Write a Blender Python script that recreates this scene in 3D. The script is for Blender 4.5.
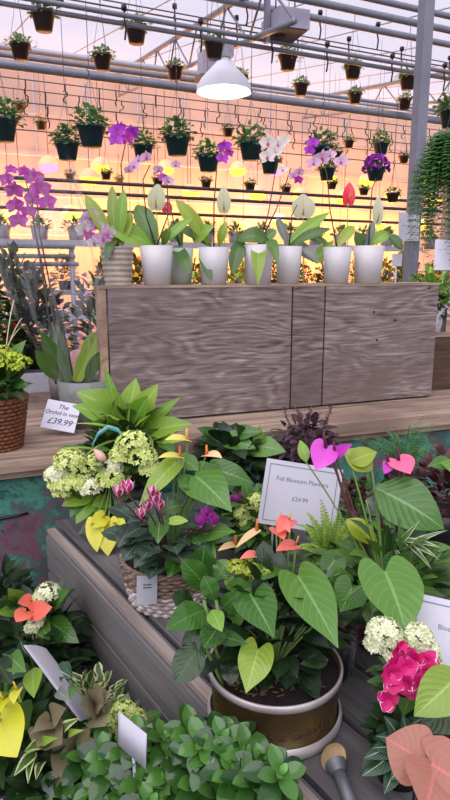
import bpy, math, random
from mathutils import Vector as V, Matrix
import numpy as np
for o in list(bpy.data.objects): bpy.data.objects.remove(o)
S = bpy.context.scene; COL = S.collection
PITCH = math.radians(12); FPX = 616.0; EYE = V((0, 0, 1.5))
# ---------------------------------------------------------------- camera, world, exposure
cd = bpy.data.cameras.new('camera'); cam = bpy.data.objects.new('camera', cd); COL.objects.link(cam)
cd.sensor_fit = 'VERTICAL'; cd.sensor_height = 36; cd.sensor_width = 36; cd.lens = 36 * FPX / 800
cd.clip_start = .02; cd.clip_end = 200
cam.location = EYE; cam.rotation_euler = (math.pi / 2 - PITCH, 0, 0); S.camera = cam
S.view_settings.view_transform = 'Standard'; S.view_settings.look = 'None'
S.view_settings.gamma = 1; S.view_settings.use_curve_mapping = False
S.view_settings.exposure = 0.35
W = bpy.data.worlds.new('overcast_sky'); S.world = W; W.use_nodes = True
bg = W.node_tree.nodes['Background']; bg.inputs[0].default_value = (.885, .88, .955, 1); bg.inputs[1].default_value = .86
sl = bpy.data.lights.new('hazy_sun', 'SUN'); sl.energy = 3.7; sl.angle = math.radians(75); sl.color = (1, .97, .93); so = bpy.data.objects.new('hazy_sun', sl); COL.objects.link(so)
so.rotation_euler = (math.radians(36), math.radians(-14), 0)      # bright overcast from above and behind the camera

def hx(r, g, b):
    f = lambda c: ((c / 255) / 12.92 if c / 255 <= .04045 else ((c / 255 + .055) / 1.055) ** 2.4)
    return (f(r), f(g), f(b), 1)
def P(px, py, d):                    # a point seen in direction (px,py) at depth d along the view axis
    x = (px - 225) / FPX; y = -(py - 400) / FPX
    return EYE + d * (V((0, math.cos(PITCH), -math.sin(PITCH))) + x * V((1, 0, 0)) + y * V((0, math.sin(PITCH), math.cos(PITCH))))
def Pz(px, py, z):
    r = P(px, py, 1) - EYE; return EYE + r * ((z - 1.5) / r.z)
def UV(th):
    t = math.radians(th); return V((math.cos(t), math.sin(t), 0)), V((-math.sin(t), math.cos(t), 0))
U, N = UV(21)                        # shelf and crate axes
UR, NR = UV(25)                      # greenhouse structure axes
t_ = math.radians(33.8); BA = V((-math.sin(t_), math.cos(t_), 0)); BB = V((math.cos(t_), math.sin(t_), 0)); B0 = V((-.461, 1.533, 0))
Z = V((0, 0, 1))

# ---------------------------------------------------------------- materials
MATS = {}
def mat(name):
    m = bpy.data.materials.new(name); m.use_nodes = True; nt = m.node_tree
    MATS[name] = m; return m, nt, nt.nodes['Principled BSDF'], nt.nodes['Material Output']
def nd(nt, t, **k):
    n = nt.nodes.new(t)
    for a, b in k.items():
        if a.startswith('i_'): n.inputs[int(a[2:])].default_value = b
        else: setattr(n, a, b)
    return n
def math_(nt, op, a, b=None, c=None):
    n = nt.nodes.new('ShaderNodeMath'); n.operation = op
    for i, q in enumerate((a, b, c)):
        if q is None: continue
        if isinstance(q, (int, float)): n.inputs[i].default_value = q
        else: nt.links.new(q, n.inputs[i])
    return n.outputs[0]
def mixc(nt, f, a, b):
    n = nt.nodes.new('ShaderNodeMix'); n.data_type = 'RGBA'
    for s, q in ((0, f), (6, a), (7, b)):
        if isinstance(q, (int, float, tuple)): n.inputs[s].default_value = q
        else: nt.links.new(q, n.inputs[s])
    return n.outputs[2]
def ramp(nt, f, stops):
    n = nt.nodes.new('ShaderNodeValToRGB'); nt.links.new(f, n.inputs[0]); e = n.color_ramp.elements
    while len(e) < len(stops): e.new(.5)
    for el, (p, c) in zip(e, stops): el.position = p; el.color = c
    return n.outputs[0]
def noise(nt, scale, detail=4, vec=None, dist=0, rough=.5):
    n = nd(nt, 'ShaderNodeTexNoise'); n.inputs['Scale'].default_value = scale; n.inputs['Detail'].default_value = detail
    n.inputs['Distortion'].default_value = dist; n.inputs['Roughness'].default_value = rough
    if vec is None: vec = nd(nt, 'ShaderNodeTexCoord').outputs['Object']
    nt.links.new(vec, n.inputs['Vector']); return n.outputs['Fac']
def mapping(nt, rot=(0, 0, 0), scale=(1, 1, 1)):
    tc = nd(nt, 'ShaderNodeTexCoord'); mp = nd(nt, 'ShaderNodeMapping'); nt.links.new(tc.outputs['Object'], mp.inputs['Vector'])
    mp.inputs['Rotation'].default_value = rot; mp.inputs['Scale'].default_value = scale; return mp.outputs['Vector']
def bump(nt, p, h, s=.3, d=.01):
    b = nd(nt, 'ShaderNodeBump'); b.inputs['Strength'].default_value = s; b.inputs['Distance'].default_value = d
    nt.links.new(h, b.inputs['Height']); nt.links.new(b.outputs[0], p.inputs['Normal'])

def leafmat(name, dark, light, vein=None, vk=0.35, rough=.38, transl=.18, edge=None, edgew=.62, speck=None, side=8, noisek=.25, bmp=None):
    if bmp is None: bmp = .10 if vein and name.startswith('leaf') else .03
    m, nt, p, out = mat(name)
    at = lambda a: nd(nt, 'ShaderNodeAttribute', attribute_name=a).outputs['Fac']
    c = mixc(nt, at('rnd'), hx(*dark), hx(*light))
    lu = at('lu'); lv = at('lv'); al = math_(nt, 'ABSOLUTE', lu)
    nz = noise(nt, 40, 3)
    c = mixc(nt, math_(nt, 'MULTIPLY', nz, noisek), c, hx(*[int(q * .6) for q in dark]))
    if edge:
        e = math_(nt, 'GREATER_THAN', math_(nt, 'ADD', al, math_(nt, 'MULTIPLY', math_(nt, 'SUBTRACT', noise(nt, 60, 3), .5), 1.0)), edgew)
        c = mixc(nt, e, c, hx(*edge))
    if speck:
        e = math_(nt, 'GREATER_THAN', noise(nt, 55, 4, rough=.7), .56); c = mixc(nt, e, c, hx(*speck))
    if vein:
        mid = math_(nt, 'LESS_THAN', al, .055)
        w = math_(nt, 'SINE', math_(nt, 'MULTIPLY', math_(nt, 'SUBTRACT', lv, math_(nt, 'MULTIPLY', al, .35)), side * 6.28))
        sv = math_(nt, 'MULTIPLY', math_(nt, 'GREATER_THAN', w, .93), .38)
        f = math_(nt, 'MULTIPLY', math_(nt, 'MAXIMUM', mid, sv), vk); c = mixc(nt, f, c, hx(*vein))
    nt.links.new(c, p.inputs['Base Color']); p.inputs['Roughness'].default_value = rough
    b_ = math_(nt, 'SINE', math_(nt, 'MULTIPLY', math_(nt, 'SUBTRACT', lv, math_(nt, 'MULTIPLY', al, .35)), side * 6.28))
    bump(nt, p, b_, bmp, .003)
    if transl:
        tr = nd(nt, 'ShaderNodeBsdfTranslucent'); nt.links.new(c, tr.inputs[0]); mx = nd(nt, 'ShaderNodeMixShader'); mx.inputs[0].default_value = transl
        nt.links.new(p.outputs[0], mx.inputs[1]); nt.links.new(tr.outputs[0], mx.inputs[2]); nt.links.new(mx.outputs[0], out.inputs[0])
    return m
def plain(name, c, rough=.5, metal=0, nscale=0, c2=None, bmp=0, spec=None):
    m, nt, p, out = mat(name); p.inputs['Roughness'].default_value = rough; p.inputs['Metallic'].default_value = metal
    p.inputs['Base Color'].default_value = hx(*c)
    if spec is not None: p.inputs['Specular IOR Level'].default_value = spec
    if nscale:
        n = noise(nt, nscale, 5); c2 = c2 or tuple(int(q * .7) for q in c)
        r = ramp(nt, n, [(.3, hx(*c2)), (.7, hx(*c))]); nt.links.new(r, p.inputs['Base Color'])
        if bmp: bump(nt, p, n, bmp, .004)
    return m
def wood(name, cols, ang, long_s=3, cross_s=40, swirl=0, rough=.75, spots=None, zs=1.0, bmp=.5):
    """grain runs along the horizontal direction at angle ang"""
    m, nt, p, out = mat(name)
    v = mapping(nt, rot=(0, 0, -math.radians(ang)), scale=(1, 1, 1))
    mp = nd(nt, 'ShaderNodeMapping'); nt.links.new(v, mp.inputs['Vector']); mp.inputs['Scale'].default_value = (long_s, cross_s, cross_s * zs)
    g = noise(nt, 1, 6, mp.outputs['Vector'], dist=.6, rough=.65)
    if swirl:
        mp2 = nd(nt, 'ShaderNodeMapping'); nt.links.new(v, mp2.inputs['Vector']); mp2.inputs['Scale'].default_value = (1.3, 5.5, 5.5)
        big = noise(nt, 1.4, 2, mp2.outputs['Vector'], dist=.3)
        w = math_(nt, 'SINE', math_(nt, 'MULTIPLY', big, swirl))
        w = math_(nt, 'ADD', math_(nt, 'MULTIPLY', w, .5), .5)
        g = math_(nt, 'ADD', math_(nt, 'MULTIPLY', g, .88), math_(nt, 'MULTIPLY', w, .12))
    k = len(cols); c = ramp(nt, g, [(.28 + .46 * i / (k - 1), hx(*q)) for i, q in enumerate(cols)])
    bl = noise(nt, 3.5, 4, v)
    if spots:
        c = mixc(nt, ramp(nt, bl, [(.48, (0, 0, 0, 1)), (.72, (1, 1, 1, 1))]), c, hx(*spots))
    at = nd(nt, 'ShaderNodeAttribute', attribute_name='rnd').outputs['Fac']
    c = mixc(nt, math_(nt, 'MULTIPLY', at, .35), c, hx(*[int(q * .55) for q in cols[0]]))
    nt.links.new(c, p.inputs['Base Color']); p.inputs['Roughness'].default_value = rough
    bump(nt, p, g, bmp, .004); return m

wood('crate_ply', [(58, 44, 40), (112, 98, 92), (140, 128, 122), (182, 172, 166)], 21, 9, 120, swirl=95, spots=(108, 92, 86), rough=.85)
wood('crate_edge', [(140, 112, 88), (178, 150, 122), (200, 172, 142)], 21, 20, 30, spots=(110, 80, 66))
wood('shelf_wood', [(92, 76, 64), (140, 120, 102), (176, 154, 132), (200, 178, 152)], 21, 2, 55, spots=(120, 98, 84))
leafmat('leaf_shrub', (18, 50, 22), (100, 158, 66), None, 0, .16, .12, noisek=.2, bmp=.02)
wood('bench_grey', [(72, 71, 72), (98, 96, 96), (122, 119, 118)], 123.8, 3, 60, spots=(84, 80, 80), rough=.7)
wood('bench_rim', [(112, 102, 94), (150, 138, 128), (172, 160, 148)], 123.8, 3, 60, rough=.75)
wood('bench_side', [(92, 90, 88), (116, 113, 110), (138, 134, 130)], 123.8, 2, 50, rough=.6, bmp=.25)
wood('dark_wood', [(48, 34, 26), (82, 60, 44), (112, 86, 66)], 21, 3, 40)
plain('concrete', (96, 92, 90), .9, 0, 6, (70, 67, 66))
plain('galv', (134, 137, 148), .45, .3, 8, (120, 122, 130))
plain('alu', (176, 174, 180), .5, .2)
plain('black_pipe', (58, 46, 48), .5)
plain('wire', (96, 90, 96), .5, .3)
plain('hook_black', (18, 16, 18), .6)
plain('pot_brown', (62, 40, 36), .55, 0, 20, (50, 32, 30))
plain('pot_green', (24, 56, 58), .5)
plain('pot_black', (20, 20, 22), .4)
plain('pot_grey', (120, 112, 106), .7, 0, 30, (96, 90, 86))
plain('pot_white', (196, 194, 192), .35)
plain('pot_palegreen', (176, 190, 172), .35)
plain('pot_beige', (176, 164, 148), .5, 0, 30, (150, 138, 122))
plain('pot_terracotta', (158, 104, 86), .75, 0, 15, (130, 84, 70))
plain('pot_far', (150, 148, 152), .5)
plain('bronze', (112, 94, 56), .38, .6, 9, (76, 60, 34))
plain('steel_rim', (206, 202, 200), .4, .45, 12, (176, 166, 158))
plain('soil', (34, 24, 20), .95, 0, 80, (14, 10, 8), .8)
plain('bark_chip', (116, 88, 58), .9, 0, 60, (70, 50, 34))
plain('card_white', (214, 214, 224), .6)
plain('card_grey', (190, 190, 198), .55)
plain('ink', (70, 76, 96), .7)
plain('frame_line', (120, 122, 132), .6)
plain('stem_green', (104, 138, 62), .5)
plain('stem_dark', (46, 42, 30), .55)
plain('stem_red', (92, 44, 46), .55)
plain('spadix_yellow', (226, 198, 60), .6, 0, 120, (190, 150, 40))
plain('spadix_orange', (226, 130, 60), .6, 0, 120, (190, 96, 40))
plain('spadix_dark', (88, 30, 60), .6)
plain('ribbon_teal', (92, 160, 156), .3)
plain('bud_pink', (206, 150, 138), .5, 0, 60, (222, 186, 168))
plain('floret_lime', (214, 226, 142), .6, 0, 90, (190, 208, 104))
plain('floret_cream', (232, 236, 200), .6, 0, 90, (210, 220, 170))
plain('floret_yellowgreen', (190, 206, 52), .6, 0, 90, (160, 186, 40))
plain('wicker_brown', (134, 82, 48), .6, 0, 60, (96, 54, 30))
plain('wicker_white', (206, 200, 196), .7, 0, 60, (150, 138, 132))
plain('wicker_mid', (150, 128, 112), .7, 0, 60, (98, 76, 62))
plain('lamp_shell', (222, 224, 232), .4)
plain('heater_grey', (172, 172, 186), .45, .2)
plain('heater_grille', (112, 96, 92), .6)
plain('cut_wood', (196, 172, 128), .7, 0, 30, (160, 134, 96))
plain('rod_grey', (104, 106, 110), .5, .4)
plain('twig', (206, 188, 150), .8)
plain('purple_mesh', (72, 50, 84), .6, 0, 60, (40, 28, 50))
plain('tag_clear', (176, 178, 184), .2)
# petals
leafmat('petal_magenta', (168, 40, 150), (206, 74, 190), (226, 130, 214), .4, .5, .3, noisek=.05)
leafmat('petal_violet', (150, 36, 176), (190, 70, 214), None, 0, .5, .3, noisek=.05)
leafmat('petal_lavender', (206, 160, 200), (236, 206, 226), (200, 120, 190), .5, .5, .3, noisek=.03)
leafmat('petal_white', (222, 218, 210), (244, 240, 232), (214, 206, 170), .3, .5, .3, noisek=.03)
leafmat('petal_palegreen', (182, 192, 152), (206, 210, 180), (150, 170, 120), .5, .5, .3, noisek=.1)
leafmat('petal_lip', (140, 20, 90), (180, 30, 110), None, 0, .5, .1, noisek=.03)
leafmat('petal_hot', (196, 12, 92), (222, 30, 130), None, 0, .5, .2, noisek=.05, edge=(246, 214, 232), edgew=.98)
leafmat('petal_red', (206, 24, 50), (226, 40, 70), None, 0, .3, .15, noisek=.03)
leafmat('petal_rosewhite', (176, 34, 96), (210, 60, 130), None, 0, .5, .2, edge=(238, 210, 222), edgew=.62, noisek=.03)
leafmat('spathe_salmon', (236, 108, 92), (246, 134, 112), (250, 150, 130), .1, .25, .1, noisek=.05)
leafmat('spathe_yellow', (228, 214, 84), (238, 228, 120), (240, 236, 150), .3, .3, .15, noisek=.05)
leafmat('spathe_peach', (232, 196, 120), (240, 208, 150), None, 0, .35, .15, noisek=.05)
leafmat('spathe_magenta', (196, 56, 180), (214, 84, 196), (160, 30, 140), .1, .3, .15, noisek=.05)
leafmat('spathe_pink', (236, 80, 130), (246, 110, 150), None, 0, .3, .15, noisek=.05)
leafmat('spathe_chartreuse', (204, 206, 30), (222, 222, 70), (196, 190, 90), .5, .35, .2, noisek=.1)
leafmat('petal_fl_yellow', (226, 170, 30), (246, 206, 60), None, 0, .5, .2, noisek=.05)
leafmat('petal_fl_orange', (222, 110, 40), (240, 150, 50), None, 0, .5, .2, noisek=.05)
# leaves
leafmat('leaf_mid', (50, 90, 33), (88, 131, 50), (140, 180, 110), .45)
leafmat('leaf_anth', (62, 109, 39), (96, 143, 54), (140, 186, 110), .5, .3)
leafmat('leaf_anth_lime', (108, 147, 41), (144, 172, 60), (176, 204, 110), .5, .3)
leafmat('leaf_lime', (121, 161, 47), (163, 196, 69), (184, 214, 120), .4, .38, .25)
leafmat('leaf_bright', (96, 147, 39), (137, 180, 60), (176, 210, 120), .4, .35, .25)
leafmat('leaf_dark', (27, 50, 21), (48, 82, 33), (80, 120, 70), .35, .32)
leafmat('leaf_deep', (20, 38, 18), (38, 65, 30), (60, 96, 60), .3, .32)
leafmat('leaf_orchid', (56, 94, 33), (90, 127, 45), (110, 150, 80), .3, .3)
leafmat('leaf_orchid_lime', (114, 143, 38), (149, 174, 54), (170, 196, 90), .3, .3)
leafmat('leaf_gloss', (35, 72, 26), (70, 119, 41), (110, 160, 80), .45, .2)
leafmat('leaf_chart', (134, 156, 30), (179, 196, 45), (196, 214, 90), .4)
leafmat('leaf_basket', (64, 108, 56), (128, 172, 98), None, 0, .5, .25)
leafmat('leaf_basket_pale', (118, 146, 96), (184, 200, 150), None, 0, .5, .25)
leafmat('leaf_warm', (79, 75, 27), (135, 122, 45), None, 0, .5, .3)
leafmat('leaf_fern', (34, 84, 34), (84, 140, 62), (90, 140, 70), .3, .5)
leafmat('leaf_cyclamen', (30, 52, 37), (59, 84, 64), (120, 146, 120), .5, .4, speck=None)
leafmat('leaf_silver', (36, 75, 50), (57, 100, 68), (206, 222, 200), .9, .45, side=9)
leafmat('leaf_varieg', (58, 90, 39), (91, 124, 58), None, 0, .45, edge=(196, 204, 140), edgew=.6)
leafmat('leaf_spider', (74, 108, 45), (104, 137, 61), None, 0, .45, edge=(220, 222, 196), edgew=.72)
leafmat('leaf_bronze', (116, 110, 80), (152, 144, 108), (158, 116, 100), .5, .5, noisek=.3)
leafmat('leaf_pinksyn', (160, 100, 82), (178, 124, 102), (216, 120, 116), .6, .45, noisek=.12)
leafmat('leaf_purple', (59, 36, 48), (93, 64, 75), (140, 110, 118), .4, .45)
leafmat('leaf_darkred', (55, 27, 25), (90, 37, 34), None, 0, .45)
leafmat('leaf_greyblue', (93, 106, 93), (126, 135, 122), (186, 192, 176), .4, .6)

def glowmat(name, c, s):
    m, nt, p, out = mat(name); e = nd(nt, 'ShaderNodeEmission'); e.inputs[0].default_value = hx(*c); e.inputs[1].default_value = s
    nt.links.new(e.outputs[0], out.inputs[0])
glowmat('glow_white', (255, 246, 236), 4); glowmat('glow_yellow', (255, 196, 60), 3.2); glowmat('glow_pink', (255, 120, 170), 2.6)
def polymat(name, c, f_transp, seam=0):
    m, nt, p, out = mat(name)
    tr = nd(nt, 'ShaderNodeBsdfTransparent'); tr.inputs[0].default_value = c
    n = noise(nt, .7, 4); dcol = ramp(nt, n, [(.3, tuple(q * .8 for q in c[:3]) + (1,)), (.7, c)])
    df = nd(nt, 'ShaderNodeBsdfDiffuse'); tl = nd(nt, 'ShaderNodeBsdfTranslucent')
    nt.links.new(dcol, df.inputs[0]); nt.links.new(dcol, tl.inputs[0])
    a = nd(nt, 'ShaderNodeMixShader'); a.inputs[0].default_value = .5 if f_transp > .5 else .3; nt.links.new(df.outputs[0], a.inputs[1]); nt.links.new(tl.outputs[0], a.inputs[2])
    b = nd(nt, 'ShaderNodeMixShader'); b.inputs[0].default_value = 1 - f_transp; nt.links.new(tr.outputs[0], b.inputs[1]); nt.links.new(a.outputs[0], b.inputs[2])
    nt.links.new(b.outputs[0], out.inputs[0])
polymat('poly_roof', hx(232, 228, 242), .75)
polymat('poly_back', hx(210, 180, 166), .05)
def filmmat():
    m, nt, p, out = mat('cellophane')
    tr = nd(nt, 'ShaderNodeBsdfTransparent'); tr.inputs[0].default_value = (.96, .96, .97, 1)
    p.inputs['Base Color'].default_value = (.62, .6, .62, 1); p.inputs['Roughness'].default_value = .15
    v = mapping(nt, scale=(8, 8, 1.6)); n = noise(nt, 1, 3, v, dist=1.2)
    bump(nt, p, n, .4, .01)
    f = ramp(nt, n, [(.45, (.01, .01, .01, 1)), (.52, (.15, .15, .15, 1)), (.59, (.02, .02, .02, 1))])
    b = nd(nt, 'ShaderNodeMixShader'); nt.links.new(f, b.inputs[0]); nt.links.new(tr.outputs[0], b.inputs[1]); nt.links.new(p.outputs[0], b.inputs[2])
    nt.links.new(b.outputs[0], out.inputs[0])
    m, nt, p, out = mat('smoky_glass')
    tr = nd(nt, 'ShaderNodeBsdfTransparent'); tr.inputs[0].default_value = (.72, .76, .74, 1)
    p.inputs['Base Color'].default_value = hx(150, 156, 150); p.inputs['Roughness'].default_value = .1
    b = nd(nt, 'ShaderNodeMixShader'); b.inputs[0].default_value = .6; nt.links.new(tr.outputs[0], b.inputs[1]); nt.links.new(p.outputs[0], b.inputs[2])
    nt.links.new(b.outputs[0], out.inputs[0])
filmmat()
def paintmat():
    m, nt, p, out = mat('peeling_paint')
    a = noise(nt, 5.5, 9, dist=.3, rough=.74); b_ = noise(nt, 11, 6, dist=.6, rough=.7); d = noise(nt, 30, 5, rough=.7)
    c = ramp(nt, a, [(.40, hx(36, 84, 78)), (.47, hx(78, 146, 122)), (.525, hx(70, 100, 96)), (.56, hx(118, 80, 94)), (.66, hx(88, 58, 76))])
    c = mixc(nt, math_(nt, 'MULTIPLY', ramp(nt, b_, [(.5, (0, 0, 0, 1)), (.56, (1, 1, 1, 1))]), .55), c, hx(48, 84, 80))
    c = mixc(nt, ramp(nt, d, [(.62, (0, 0, 0, 1)), (.68, (1, 1, 1, 1))]), c, hx(46, 50, 54))
    nt.links.new(c, p.inputs['Base Color']); p.inputs['Roughness'].default_value = .6; bump(nt, p, a, .3, .003)
    m, nt, p, out = mat('polka_paper'); v = nd(nt, 'ShaderNodeTexVoronoi'); v.inputs['Scale'].default_value = 55; v.inputs['Randomness'].default_value = .55
    nt.links.new(nd(nt, 'ShaderNodeTexCoord').outputs['Object'], v.inputs['Vector'])
    spot = math_(nt, 'LESS_THAN', v.outputs['Distance'], .3)
    cc = nd(nt, 'ShaderNodeHueSaturation'); nt.links.new(v.outputs['Color'], cc.inputs['Color']); cc.inputs['Value'].default_value = .55
    c = mixc(nt, spot, hx(226, 216, 222), cc.outputs[0]); nt.links.new(c, p.inputs['Base Color'])
paintmat()

# ---------------------------------------------------------------- mesh builder and object helpers
OFF = {}
class MB:
    def __init__(s): s.v = []; s.f = []; s.u = []; s.w = []; s.r = []
    def add(s, vs, fs, us=None, ws=None, r=None):
        k = len(s.v); n = len(vs); s.v += [tuple(q) for q in vs]; s.f += [tuple(i + k for i in f) for f in fs]
        s.u += us or [0] * n; s.w += ws or [0] * n; s.r += [random.random() if r is None else r] * n
    def tube(s, pts, r0, r1=None, n=6, rnd=None, cap=True):
        r1 = r0 if r1 is None else r1; vs = []; fs = []; m = len(pts); pts = [V(p) for p in pts]
        ref = V((0.31, 0.17, .93))
        for i, p in enumerate(pts):
            d = (pts[min(i + 1, m - 1)] - pts[max(i - 1, 0)])
            d = d.normalized() if d.length > 1e-9 else Z
            a = d.cross(ref if abs(d.dot(ref)) < .95 else V((1, 0, 0))).normalized(); b = d.cross(a); r = r0 + (r1 - r0) * i / max(1, m - 1)
            for j in range(n):
                t = 2 * math.pi * j / n; vs.append(p + a * math.cos(t) * r + b * math.sin(t) * r)
            if i:
                for j in range(n): fs.append(((i - 1) * n + j, (i - 1) * n + (j + 1) % n, i * n + (j + 1) % n, i * n + j))
        if cap: fs.append(tuple(range(n))[::-1]); fs.append(tuple(range((m - 1) * n, m * n)))
        s.add(vs, fs, r=rnd); return s
    def box(s, c, ax, ay, az, r=None):      # centre and three half-axis vectors
        c = V(c); vs = [c + ax * i + ay * j + az * k for k in (-1, 1) for j in (-1, 1) for i in (-1, 1)]
        s.add(vs, [(0, 2, 3, 1), (4, 5, 7, 6), (0, 1, 5, 4), (2, 6, 7, 3), (0, 4, 6, 2), (1, 3, 7, 5)], r=r); return s
    def lathe(s, c, prof, n=32, r=None, ax=None):   # profile of (radius, height)
        c = V(c); vs = []; fs = []
        if ax is None: X, Y, A = V((1, 0, 0)), V((0, 1, 0)), Z
        else: A = ax.normalized(); X = A.cross(V((.3, .9, .1))).normalized(); Y = A.cross(X)
        for i, (rr, h) in enumerate(prof):
            for j in range(n):
                t = 2 * math.pi * j / n; vs.append(c + X * rr * math.cos(t) + Y * rr * math.sin(t) + A * h)
            if i:
                for j in range(n): fs.append(((i - 1) * n + j, (i - 1) * n + (j + 1) % n, i * n + (j + 1) % n, i * n + j))
        s.add(vs, fs, r=r); return s
    def build(s, name, m, parent=None, smooth=True, local=False):
        off = V((0, 0, 0)) if (parent is None or local) else OFF[parent.name]
        me = bpy.data.meshes.new(name); me.from_pydata([(x - off.x, y - off.y, z - off.z) for x, y, z in s.v], [], s.f)
        for nm, arr in (('lu', s.u), ('lv', s.w), ('rnd', s.r)):
            a = me.attributes.new(nm, 'FLOAT', 'POINT'); a.data.foreach_set('value', np.array(arr, dtype=np.float32))
        if smooth: me.polygons.foreach_set('use_smooth', [True] * len(me.polygons))
        me.materials.append(MATS[m] if isinstance(m, str) else m); me.update()
        o = bpy.data.objects.new(name, me); COL.objects.link(o)
        if parent is not None: o.parent = parent; OFF[o.name] = off
        else: OFF[o.name] = V((0, 0, 0))
        return o
def tag(o, label, cat, group=None, kind=None):
    o['label'] = label; o['category'] = cat
    if group: o['group'] = group
    if kind: o['kind'] = kind
    return o
def thing(name, loc, label, cat, group=None):
    o = bpy.data.objects.new(name, None); COL.objects.link(o); o.empty_display_size = .05; o.location = V(loc); OFF[o.name] = V(loc)
    return tag(o, label, cat, group)
def struct(o): o['kind'] = 'structure'; return o
def sub(o, parent, off=None): return o
SH = {
 'heart': [.74, .97, 1, .95, .80, .55, .26, .02], 'lance': [.10, .5, .86, 1, .93, .70, .38, .02], 'ovate': [.12, .68, .97, 1, .91, .70, .40, .02],
 'obov': [.16, .42, .72, .95, 1, .93, .68, .12], 'strap': [.5, .75, .95, 1, .88, .62, .33, .02], 'round': [.6, .93, 1, 1, .92, .72, .45, .1], 'cord': [.74, .96, 1, .97, .86, .66, .38, .03],
 'arrow': [.9, .8, .74, .66, .5, .3, .12, .01], 'petal': [.2, .6, .9, 1, 1, .88, .6, .15]}
def lobe_of(sh): return {'heart': .30, 'cord': .24, 'arrow': .32, 'round': .12}.get(sh, 0)
def leaf(mb, a, b, w, sh='lance', up=None, bow=.15, fold=.18, seg=7, nc=5, r=None, wave=0.0, curl=0):
    """blade from a (stalk end) to b (tip), full width w, face turned to up, arched by bow"""
    a = V(a); b = V(b); d = b - a; L = d.length
    if L < 1e-6: return
    d = d / L; up = V(up or Z); n = up - d * up.dot(d)
    if n.length < .05: n = V((0, -1, .3)) - d * d.dot(V((0, -1, .3)))
    n.normalize(); s = d.cross(n); tab = SH[sh]; lb = lobe_of(sh) * w
    vs = []; us = []; ws = []; ph = random.random() * 6
    for i in range(seg + 1):
        t = i / seg; q = t * 7; k = min(int(q), 6); ww = (tab[k] + (tab[k + 1] - tab[k]) * (q - k)) * w / 2
        cpt = a + d * (L * t) + n * (4 * bow * L * t * (1 - t))
        for j in range(nc):
            c = -1 + 2 * j / (nc - 1); ac = abs(c)
            sft = -lb * math.sin(min(1, ac) * 2.3) / 1.0 * (1 - t) ** 3 if lb else 0
            sag = wave * ww * math.sin(t * 17 + ph + c) * ac
            vs.append(cpt + s * (c * ww * math.cos(fold * ac)) + n * (ac * ww * math.sin(fold) * 1.0 - curl * ww * ac * ac + sag) + d * sft)
            us.append(c); ws.append(t)
    fs = []
    for i in range(seg):
        for j in range(nc - 1): q = i * nc + j; fs.append((q, q + 1, q + nc + 1, q + nc))
    mb.add(vs, fs, us, ws, r)
def rdir(lo=-.1, hi=1.0):
    t = random.random() * 6.2832; z = random.uniform(lo, hi); r = math.sqrt(max(0, 1 - z * z)); return V((r * math.cos(t), r * math.sin(t), z))
def bush(mb, c, R, H, n, L, w, sh='ovate', droop=.15, lo=.0, seg=3, nc=3, spread=1.0):
    """dome of leaves over centre c"""
    for _ in range(n):
        d = rdir(lo, 1); k = random.uniform(.45, 1); a = V(c) + V((d.x * R * k, d.y * R * k, d.z * H * k))
        o = V((d.x, d.y, d.z * .6 + random.uniform(-.3, .4) - droop)).normalized() + rdir(-1, 1) * .45
        o.normalize(); l = L * random.uniform(.7, 1.15)
        leaf(mb, a, a + o * l, w * random.uniform(.75, 1.1), sh, up=V((d.x * .5, d.y * .5, 1)), bow=.1, seg=seg, nc=nc)
def stems(mb, c, R, H, n, r=.0015):
    for _ in range(n):
        d = rdir(.2, 1); mb.tube([V(c), V(c) + V((d.x * R * .4, d.y * R * .4, H * .45)), V(c) + V((d.x * R * .8, d.y * R * .8, d.z * H * .8))], r, n=4)
def potprof(r, h, taper=.74, lip=.0, th=.004):
    rb = r * taper; p = [(0, 0), (rb, 0), (rb + (r - rb) * .5, h * .5)]
    p += [(r, h - lip), (r + (lip * .25), h - lip), (r + lip * .25, h)] if lip else [(r, h)]
    return p + [(r - th, h), (r - th * 2, h * .82)]
def pot(t, c, r, h, m, taper=.74, lip=0, n=28, soil=True, name='pot', ribs=0):
    mb = MB(); pr = potprof(r, h, taper, lip)
    if ribs:
        pr = [(0, 0), (r * taper, 0)]
        for i in range(ribs * 4 + 1):
            tt = i / (ribs * 4); rr = r * (taper + (1 - taper) * tt); pr.append((rr + .0022 * math.cos(i * math.pi / 2), h * tt))
        pr += [(r * .93, h), (r * .9, h * .8)]
    mb.lathe(c, pr, n); p = mb.build(name, m, t)
    if soil: s = MB(); s.lathe(c, [(r * .95, h * .88), (r * .5, h * .9), (0, h * .91)], n); s.build('soil', 'soil', t)
    return p
def floret_cluster(mb, c, R, n, s=.006, flat=.55):
    for _ in range(n):
        d = rdir(-.1, 1); p = V(c) + V((d.x * R, d.y * R, d.z * R * flat)); nn = (d + rdir(-1, 1) * .3).normalized()
        a = nn.cross(V((.2, .5, .8))).normalized(); b = nn.cross(a); r = random.random()
        vs = [p]; fs = []
        for k in range(4):
            t = k * math.pi / 2 + r * 3; u = a * math.cos(t) + b * math.sin(t); q = a * math.cos(t + .75) + b * math.sin(t + .75); qq = a * math.cos(t - .75) + b * math.sin(t - .75)
            i = len(vs); vs += [p + qq * s * .5 + nn * s * .25, p + u * s + nn * s * .35, p + q * s * .5 + nn * s * .25]; fs.append((0, i, i + 1, i + 2))
        mb.add(vs, fs, r=r)
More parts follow.
